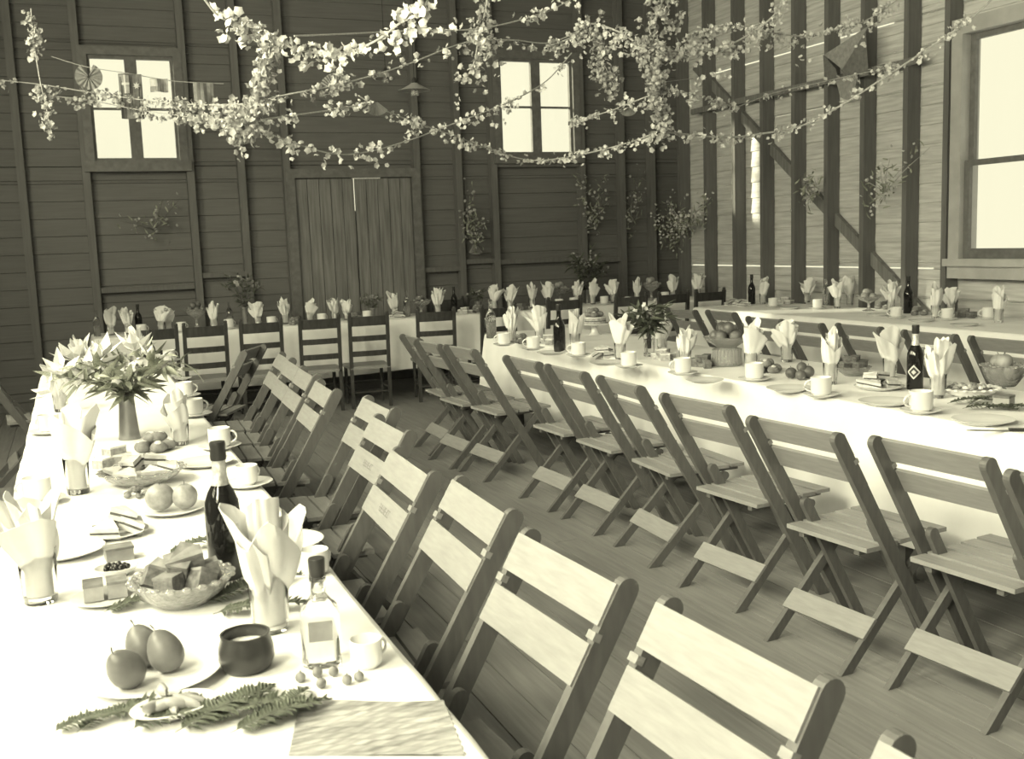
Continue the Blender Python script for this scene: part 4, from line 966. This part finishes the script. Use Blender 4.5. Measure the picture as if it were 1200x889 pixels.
# ------------------------------------------------------------------ blossom garlands
def smooth_path(pts, k=8):
    P_ = [Vector(p) for p in pts]; out = []
    for i in range(len(P_)-1):
        p0 = P_[max(0, i-1)]; p1 = P_[i]; p2 = P_[i+1]; p3 = P_[min(len(P_)-1, i+2)]
        for j in range(k):
            t = j/k; out.append(0.5*((2*p1)+(p2-p0)*t+(2*p0-5*p1+4*p2-p3)*t*t+(3*p1-p0-3*p2+p3)*t**3))
    out.append(P_[-1]); return out
def garland(pts, label, dens, size, spread, m='blossom', single=0, seed=0, thick=0.004, lo=0.0, hi=1.0, group='blossom garlands strung under the roof'):
    rnd = random.Random(seed); path = smooth_path(pts)
    M = MB(); M.tube(path, thick, 5); o = M.build('blossom_garland', 'twine', None, True); tag(o, label, 'garland', group)
    seg = [(path[i+1]-path[i]).length for i in range(len(path)-1)]; L = sum(seg); n = int(L*dens); FM = MB()
    cen = 0; c = path[len(path)//2]
    for k in range(n):
        if k % 5 == 0: base_t = lo+(hi-lo)*rnd.random()
        t = min(1, max(0, base_t+rnd.uniform(-0.035, 0.035)/max(0.3, L)))*L
        i = 0
        while i < len(seg)-1 and t > seg[i]: t -= seg[i]; i += 1
        q = path[i].lerp(path[i+1], min(1, t/max(1e-6, seg[i])))
        if k % 5 == 0: hang = Vector((rnd.gauss(0, spread*0.5), rnd.gauss(0, spread*0.5), -min(spread*4, rnd.expovariate(1/(spread*0.9)))+spread*0.25))
        q = q+hang+Vector((rnd.gauss(0, size*0.8), rnd.gauss(0, size*0.8), rnd.gauss(0, size*0.9)))
        mw = Matrix.Translation(q) @ rand_rot(rnd) @ Matrix.Scale(size*rnd.uniform(0.55, 1.15), 4)
        if k < single: fo = place('blossom', FLDATA[m][rnd.randrange(4)], o); fo.matrix_local = mw
        else: join_into(FM, FL[rnd.randrange(4)], mw)
    if FM.v: fo = FM.build('small_blossoms', m, o); fo['kind'] = 'stuff'
    return o
garland([(0.500, 3.900, 2.328), (0.565, 3.950, 2.266), (0.668, 4.000, 2.251), (0.751, 4.000, 2.215), (0.833, 4.000, 2.175), (0.929, 4.000, 2.163), (1.017, 3.900, 2.155), (1.088, 3.800, 2.176), (1.141, 3.700, 2.213), (1.165, 3.600, 2.240), (1.190, 3.500, 2.293)], 'heavy pale blossom garland sagging nearest the camera at upper left', 260, 0.020, 0.022, 'blossom', 300, 1, 0.004, 0.12, 1)
garland([(0.899, 4.300, 2.279), (1.141, 4.500, 2.333), (1.540, 4.800, 2.420), (1.981, 5.000, 2.488), (2.427, 5.200, 2.628), (2.682, 5.300, 2.759)], 'thin straight garland with a few hanging blossoms along the top', 45, 0.019, 0.028, 'blossom', 60, 2, 0.004, 0.25, 1)
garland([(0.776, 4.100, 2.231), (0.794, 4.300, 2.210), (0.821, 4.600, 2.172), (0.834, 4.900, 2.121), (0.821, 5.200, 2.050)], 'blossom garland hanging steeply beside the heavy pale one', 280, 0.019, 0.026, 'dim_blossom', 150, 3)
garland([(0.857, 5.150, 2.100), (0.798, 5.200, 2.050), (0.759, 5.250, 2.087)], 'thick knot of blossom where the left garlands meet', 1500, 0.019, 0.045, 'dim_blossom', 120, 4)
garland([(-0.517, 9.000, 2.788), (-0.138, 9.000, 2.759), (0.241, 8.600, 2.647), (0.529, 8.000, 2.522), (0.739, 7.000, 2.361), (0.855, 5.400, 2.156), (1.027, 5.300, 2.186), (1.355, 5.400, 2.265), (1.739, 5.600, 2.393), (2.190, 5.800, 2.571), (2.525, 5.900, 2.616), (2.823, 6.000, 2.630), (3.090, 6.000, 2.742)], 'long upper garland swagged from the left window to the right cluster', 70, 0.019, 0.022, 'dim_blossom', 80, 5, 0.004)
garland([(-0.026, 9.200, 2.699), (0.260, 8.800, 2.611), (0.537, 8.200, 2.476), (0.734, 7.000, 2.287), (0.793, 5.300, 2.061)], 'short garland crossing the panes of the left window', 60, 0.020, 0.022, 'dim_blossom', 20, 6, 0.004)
garland([(0.829, 5.200, 2.046), (1.059, 5.500, 2.108), (1.351, 5.800, 2.178), (1.497, 5.900, 2.211), (1.658, 6.000, 2.250)], 'short bright garland right of the thick blossom knot', 60, 0.019, 0.018, 'blossom', 40, 7, 0.005)
garland([(0.844, 5.200, 2.034), (1.075, 5.400, 1.974), (1.337, 5.600, 1.932), (1.579, 5.800, 1.958), (1.894, 6.000, 2.044), (2.144, 6.100, 2.130), (2.406, 6.200, 2.220), (2.682, 6.300, 2.321), (2.972, 6.400, 2.464), (3.164, 6.400, 2.649)], 'lowest long swag curving under the hanging lamp', 70, 0.019, 0.022, 'blossom', 80, 8, 0.004)
garland([(1.601, 6.000, 2.292), (1.712, 6.050, 2.243), (1.838, 6.100, 2.202), (2.103, 6.300, 2.157), (2.398, 6.500, 2.105), (2.754, 6.800, 2.051), (3.041, 6.800, 1.986), (3.107, 6.200, 1.974), (3.262, 5.800, 2.017), (3.279, 5.500, 2.052)], 'garland dipping below the sill of the glaring window', 85, 0.019, 0.022, 'blossom', 80, 9, 0.004)
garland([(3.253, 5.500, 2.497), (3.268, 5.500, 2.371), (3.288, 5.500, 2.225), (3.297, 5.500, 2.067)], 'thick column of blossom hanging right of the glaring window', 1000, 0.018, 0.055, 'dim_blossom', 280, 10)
garland([(3.279, 5.500, 2.052), (3.506, 5.600, 2.044), (3.882, 5.700, 2.035), (4.142, 5.700, 2.057), (4.398, 5.600, 2.101), (4.536, 5.400, 2.201), (4.661, 5.200, 2.325), (4.803, 5.000, 2.462), (4.930, 4.800, 2.596), (4.975, 4.600, 2.727)], 'long garland rising across the studs to the sash window', 70, 0.019, 0.018, 'blossom', 130, 11, 0.006)
garland([(2.794, 6.000, 2.603), (2.970, 6.000, 2.666), (3.090, 6.000, 2.752), (3.172, 5.800, 2.677), (3.221, 5.600, 2.562), (3.288, 5.500, 2.518), (3.481, 5.500, 2.515), (3.721, 5.500, 2.543), (3.906, 5.500, 2.619), (4.020, 5.400, 2.714), (4.146, 5.400, 2.860)], 'garland dipping from the roof to the top of the blossom column', 270, 0.018, 0.045, 'blossom', 250, 12, 0.006)
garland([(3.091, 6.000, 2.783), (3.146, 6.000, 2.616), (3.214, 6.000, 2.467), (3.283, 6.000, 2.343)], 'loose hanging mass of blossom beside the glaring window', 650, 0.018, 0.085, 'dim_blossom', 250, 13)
garland([(3.212, 6.500, 2.221), (3.279, 6.100, 2.240), (3.241, 5.700, 2.250), (3.272, 5.500, 2.264), (3.573, 5.700, 2.307), (3.890, 5.900, 2.298), (4.239, 6.100, 2.274)], 'short garland crossing the blossom column', 100, 0.018, 0.018, 'blossom', 80, 14, 0.004)
garland([(4.239, 6.100, 2.274), (4.650, 6.200, 2.397), (5.018, 6.200, 2.470), (5.236, 6.100, 2.513), (5.530, 6.000, 2.564)], 'thin garland pinned along the wall rail', 60, 0.018, 0.018, 'blossom', 40, 15, 0.004)
garland([(3.516, 5.600, 2.608), (3.821, 5.600, 2.695), (4.137, 5.600, 2.667), (4.431, 5.600, 2.658), (4.617, 5.500, 2.699), (4.821, 5.500, 2.750), (5.040, 5.400, 2.897)], 'ragged garland along the top of the studded wall', 240, 0.018, 0.045, 'blossom', 220, 16, 0.004)
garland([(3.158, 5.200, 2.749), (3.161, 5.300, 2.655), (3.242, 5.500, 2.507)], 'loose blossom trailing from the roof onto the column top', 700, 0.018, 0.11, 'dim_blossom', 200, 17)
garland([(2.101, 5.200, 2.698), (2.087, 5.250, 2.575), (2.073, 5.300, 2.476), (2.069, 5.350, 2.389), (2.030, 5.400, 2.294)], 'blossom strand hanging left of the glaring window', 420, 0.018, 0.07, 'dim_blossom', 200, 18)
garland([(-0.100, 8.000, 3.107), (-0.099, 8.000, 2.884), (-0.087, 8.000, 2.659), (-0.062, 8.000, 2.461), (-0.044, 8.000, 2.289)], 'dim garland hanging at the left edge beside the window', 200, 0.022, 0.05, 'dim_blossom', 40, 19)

# leafy sprays fixed to the walls
def spray(c, axis, w_, h_, n, seed, label, m='dim_blossom', twigs=5, bright=None):
    rnd = random.Random(seed); o = empty('wall_spray', c); tag(o, label, 'branch', 'leafy sprays pinned to the walls')
    S = MB(); LM = MB(); FM = MB(); tw = []
    for k in range(twigs):
        e = Vector((0, rnd.uniform(-w_, w_), rnd.uniform(-h_, h_))) if axis == 'x' else Vector((rnd.uniform(-w_, w_), 0, rnd.uniform(-h_, h_)))
        s = Vector((0, 0, -h_*0.6)) if axis == 'y' else Vector((0, w_*0.5, -h_*0.5))
        off = Vector((-0.05, 0, 0)) if axis == 'x' else Vector((0, -0.05, 0))
        path = [s, s.lerp(e, 0.5)+off+Vector((0, 0, 0.05*h_)), e+off*1.4]; S.tube(path, 0.005, 5, 0.002); tw.append(path)
    for k in range(n):
        p = rnd.choice(tw); t = rnd.random(); q = p[0].lerp(p[2], t)+Vector((rnd.gauss(0, 0.04), rnd.gauss(0, 0.04), rnd.gauss(0, 0.07)))
        if axis == 'x': q.x = -abs(q.x)-0.01
        else: q.y = -abs(q.y)-0.01
        mw = Matrix.Translation(q) @ rand_rot(rnd)
        if k % 2: join_into(LM, LF[rnd.randrange(3)], mw @ Matrix.Scale(rnd.uniform(0.05, 0.085), 4))
        else: join_into(FM, FL[rnd.randrange(4)], mw @ Matrix.Scale(rnd.uniform(0.012, 0.022), 4))
    S.build('twigs', bright or 'stem', o); a = LM.build('foliage', 'pale_leaf', o); a['kind'] = 'stuff'; b = FM.build('flowers', m, o); b['kind'] = 'stuff'
spray((6.600, 10.243, 1.642), 'x', 0.55, 0.28, 260, 51, 'leafy branch pinned to the wall studs near the back corner', 'blossom', 9, 'twine')
spray((6.600, 8.005, 1.934), 'x', 0.30, 0.25, 90, 52, 'sparse leafy twig crossing the studs', 'blossom', 5, 'twine')
spray((6.600, 7.024, 1.844), 'x', 0.5, 0.22, 120, 53, 'leafy spray on the last stud before the sash window', 'blossom', 6, 'twine')
spray((4.012, 10.760, 1.742), 'y', 0.16, 0.40, 140, 54, 'dim leafy spray on the back wall right of the doors')
spray((5.537, 10.760, 1.801), 'y', 0.25, 0.35, 150, 55, 'dim leafy spray below the right side of the glaring window')
spray((6.014, 10.760, 1.869), 'y', 0.15, 0.35, 80, 56, 'thin leafy spray near the back corner')
spray((6.487, 10.760, 1.633), 'y', 0.20, 0.35, 140, 57, 'leafy spray in the back corner of the hall', 'blossom')
spray((0.779, 10.760, 1.778), 'y', 0.35, 0.2, 60, 58, 'faint spray of leaves below the left window')

# ------------------------------------------------------------------ hanging lamps
def lamp(c, label, sc=1.0):
    o = empty('pendant_lamp', c); tag(o, label, 'lamp'); o.scale = (sc,)*3
    M = MB(); M.lathe([(0.03, 0.075), (0.05, 0.06), (0.13, 0.018), (0.155, 0.010), (0.157, 0.006), (0.13, 0.012), (0.05, 0.052), (0.03, 0.068), (0.03, 0.075)], 32); M.build('shade', 'lamp_enamel', o, True)
    M = MB(); M.lathe([(0, 0.13), (0.012, 0.128), (0.022, 0.11), (0.03, 0.075), (0.03, 0.066), (0, 0.066)], 18); M.build('cap', 'dark_pot', o, True)
    for i in range(3):
        a = 2*PI*i/3; M = MB(); M.lathe([(0, -0.045), (0.012, -0.04), (0.018, -0.022), (0.013, 0.0), (0.009, 0.02), (0.009, 0.064), (0, 0.064)], 14, (0.026*math.cos(a), 0.026*math.sin(a), 0)); M.build('mantle', 'pressed_glass', o, True)
    M = MB(); M.tube([(0, 0, 0.128), (0, 0, (ZC-c[2])/sc)], 0.004, 6); M.build('hanging_rod', 'dark_pot', o)
lamp((2.585, 8.000, 2.615), 'shallow white-shaded pendant lamp in the middle of the hall', 0.82)
lamp((2.828, 9.600, 2.951), 'dim farther pendant lamp half hidden behind the blossoms', 0.8)

# ------------------------------------------------------------------ flags, fans and pennant
M = MB(); M.tube(smooth_path([(-0.000, 8.600, 2.898), (0.227, 8.600, 2.832), (0.523, 8.600, 2.790), (0.858, 8.600, 2.741), (1.221, 8.600, 2.730)]), 0.003, 5); tag(M.build('bunting_string', 'twine', None, True), 'thin string of bunting sagging before the left window', 'string')
def flag(c, wd, ht, label, kind):
    """cloth hanging from the bunting string; c = middle of its top edge"""
    o = empty('bunting_flag', c); tag(o, label, 'flag')
    def sheet(x0, x1, z0, z1, m, nm, y=0.0, parent=o):
        M = MB(); n = 8; vs = []; fs = []
        for i in range(n+1):
            x = x0+(x1-x0)*i/n
            for z in (z0, z1):
                yy = 0.012*math.sin((x/wd)*7+z*9)*(1-z/ht if ht else 0); vs.append((x, yy+y, z)); vs.append((x, yy+y+0.002, z))
        for i in range(n):
            a = 4*i; fs += [(a, a+4, a+6, a+2), (a+1, a+3, a+7, a+5), (a, a+1, a+5, a+4), (a+2, a+6, a+7, a+3)]
        fs += [(0, 2, 3, 1), (4*n, 4*n+1, 4*n+3, 4*n+2)]
        M.add(vs, fs); return M.build(nm, m, parent)
    h2 = wd/2
    if kind == 'cross':
        b = sheet(-h2, h2, -ht, 0, 'flag_dark', 'field')
        q = sheet(-h2+0.005, -0.01, -ht*0.44, -0.01, 'flag_mid', 'canton', -0.003, o)
        sheet(-h2+0.005, -0.01, -ht*0.25, -ht*0.20, 'flag_pale', 'cross_bar', -0.006, q); sheet(-h2*0.58, -h2*0.42, -ht*0.44, -0.01, 'flag_pale', 'cross_post', -0.006, q)
        def star(cx, cz, r):
            M = MB(); pts = []
            for i in range(14):
                a = PI*i/7; rr = r if i % 2 == 0 else r*0.45; pts.append((cx+rr*math.sin(a), cz+rr*math.cos(a)))
            M.prism_y(pts, -0.020, -0.016); M.build('star', 'flag_pale', o)
        star(h2*0.5, -ht*0.27, wd*0.17)
        for (sx_, sz, r) in ((0.05, -0.55, 0.05), (0.6, -0.53, 0.05), (0.35, -0.75, 0.05)): star(h2*sx_, ht*sz, wd*r*1.2)
    elif kind == 'stripe':
        for i in range(6): sheet(-h2+wd*i/6, -h2+wd*(i+1)/6, -ht, 0, ('flag_mid', 'flag_dark')[i % 2], 'stripe')
    else:
        sheet(-h2, h2, -ht, 0, 'flag_mid', 'field'); sheet(-h2, -h2*0.2, -ht*0.6, -0.005, 'flag_pale', 'canton', -0.004)
flag((0.533, 8.580, 2.784), 0.165, 0.33, 'dark ensign with cross canton and stars hanging before the left window', 'cross')
flag((0.739, 8.580, 2.755), 0.13, 0.10, 'small pale flag hanging before the right panes of the left window', 'plain')
flag((1.064, 8.580, 2.730), 0.15, 0.17, 'striped flag hanging right of the left window', 'stripe')
def fan(c, r, label, span=PI, rot=0.0, plane='y'):
    o = empty('paper_fan', c); tag(o, label, 'fan', 'paper fans')
    n = 13
    for i in range(n):
        a0 = -PI/2-span/2+span*i/n+rot; a1 = -PI/2-span/2+span*(i+1)/n+rot; am = (a0+a1)/2
        M = MB(); f = lambda a, rr, d: (rr*math.cos(a), d, rr*math.sin(a)) if plane == 'y' else (d, rr*math.cos(a), rr*math.sin(a))
        M.add([f(a0, 0.01, 0), f(am, 0.01, -0.006), f(a1, 0.01, 0), f(a1, r, 0), f(am, r, -0.018), f(a0, r, 0), f(a0, 0.01, 0.002), f(am, 0.01, -0.004), f(a1, 0.01, 0.002), f(a1, r, 0.002), f(am, r, -0.016), f(a0, r, 0.002)],
              [(0, 1, 4, 5), (1, 2, 3, 4), (6, 11, 10, 7), (7, 10, 9, 8), (5, 4, 10, 11), (4, 3, 9, 10)]); M.build('fan_fold', ('paper', 'flag_mid')[i % 2], o)
fan((1.700, 6.000, 2.265), 0.085, 'small paper fan hanging from the garland left of the lamp', 1.9)
fan((1.847, 7.500, 2.525), 0.13, 'dim paper fan behind the garlands left of the lamp', 2.2, PI)
fan((4.080, 10.740, 1.436), 0.14, 'paper fan pinned to the back wall right of the doors', 1.2)
fan((0.253, 8.900, 2.804), 0.10, 'large paper fan beside the upper left panes of the left window', 5.5)
fan((3.293, 5.900, 2.257), 0.075, 'pale paper fan hanging from the garland right of the glaring window', 2.6)
# pennant drape on the right wall
c = Vector((6.560, 7.733, 3.004)); o = empty('pennant_drape', c); tag(o, 'dark folded pennant with a pale tassel on the studded wall', 'pennant')
def panel(pts, m, nm, dx=0.0):
    M = MB(); vs = [(dx-0.02*math.sin(i*2.1), y, z) for i, (y, z) in enumerate(pts)]; n = len(vs)
    M.add(vs+[(x-0.004, y, z) for x, y, z in vs], [list(range(n)), list(range(2*n-1, n-1, -1))]+[(i, (i+1) % n, (i+1) % n+n, i+n) for i in range(n)]); M.build(nm, m, o)
panel([(0.30, 0.02), (-0.30, 0.16), (0.05, -0.16)], 'flag_mid', 'upper_fold'); panel([(0.05, -0.16), (-0.28, 0.12), (-0.28, -0.25), (-0.05, -0.26)], 'flag_dark', 'lower_fold', -0.01)
panel([(0.30, 0.02), (0.10, -0.14), (0.10, -0.28), (0.27, -0.24)], 'flag_dark', 'side_fold', -0.012)
panel([(0.10, -0.24), (-0.20, -0.22), (-0.12, -0.40), (-0.06, -0.44), (0.02, -0.40)], 'paper', 'tassel', -0.03)
# little paper card on the far string
M = MB(); p = (3.840, 6.000, 2.441); M.box(-0.025, 0.025, -0.001, 0.001, -0.07, 0); tag(M.build('paper_card', 'lily', None, False, p, 0.3), 'small blank white card hanging beside the blossom column', 'card')
M = MB(); M.tube(smooth_path([(3.362, 5.600, 2.349), (3.606, 5.800, 2.395), (3.840, 6.000, 2.441)]), 0.002, 5); tag(M.build('card_string', 'twine', None), 'short string holding the blank white card', 'string')
finish_labels()
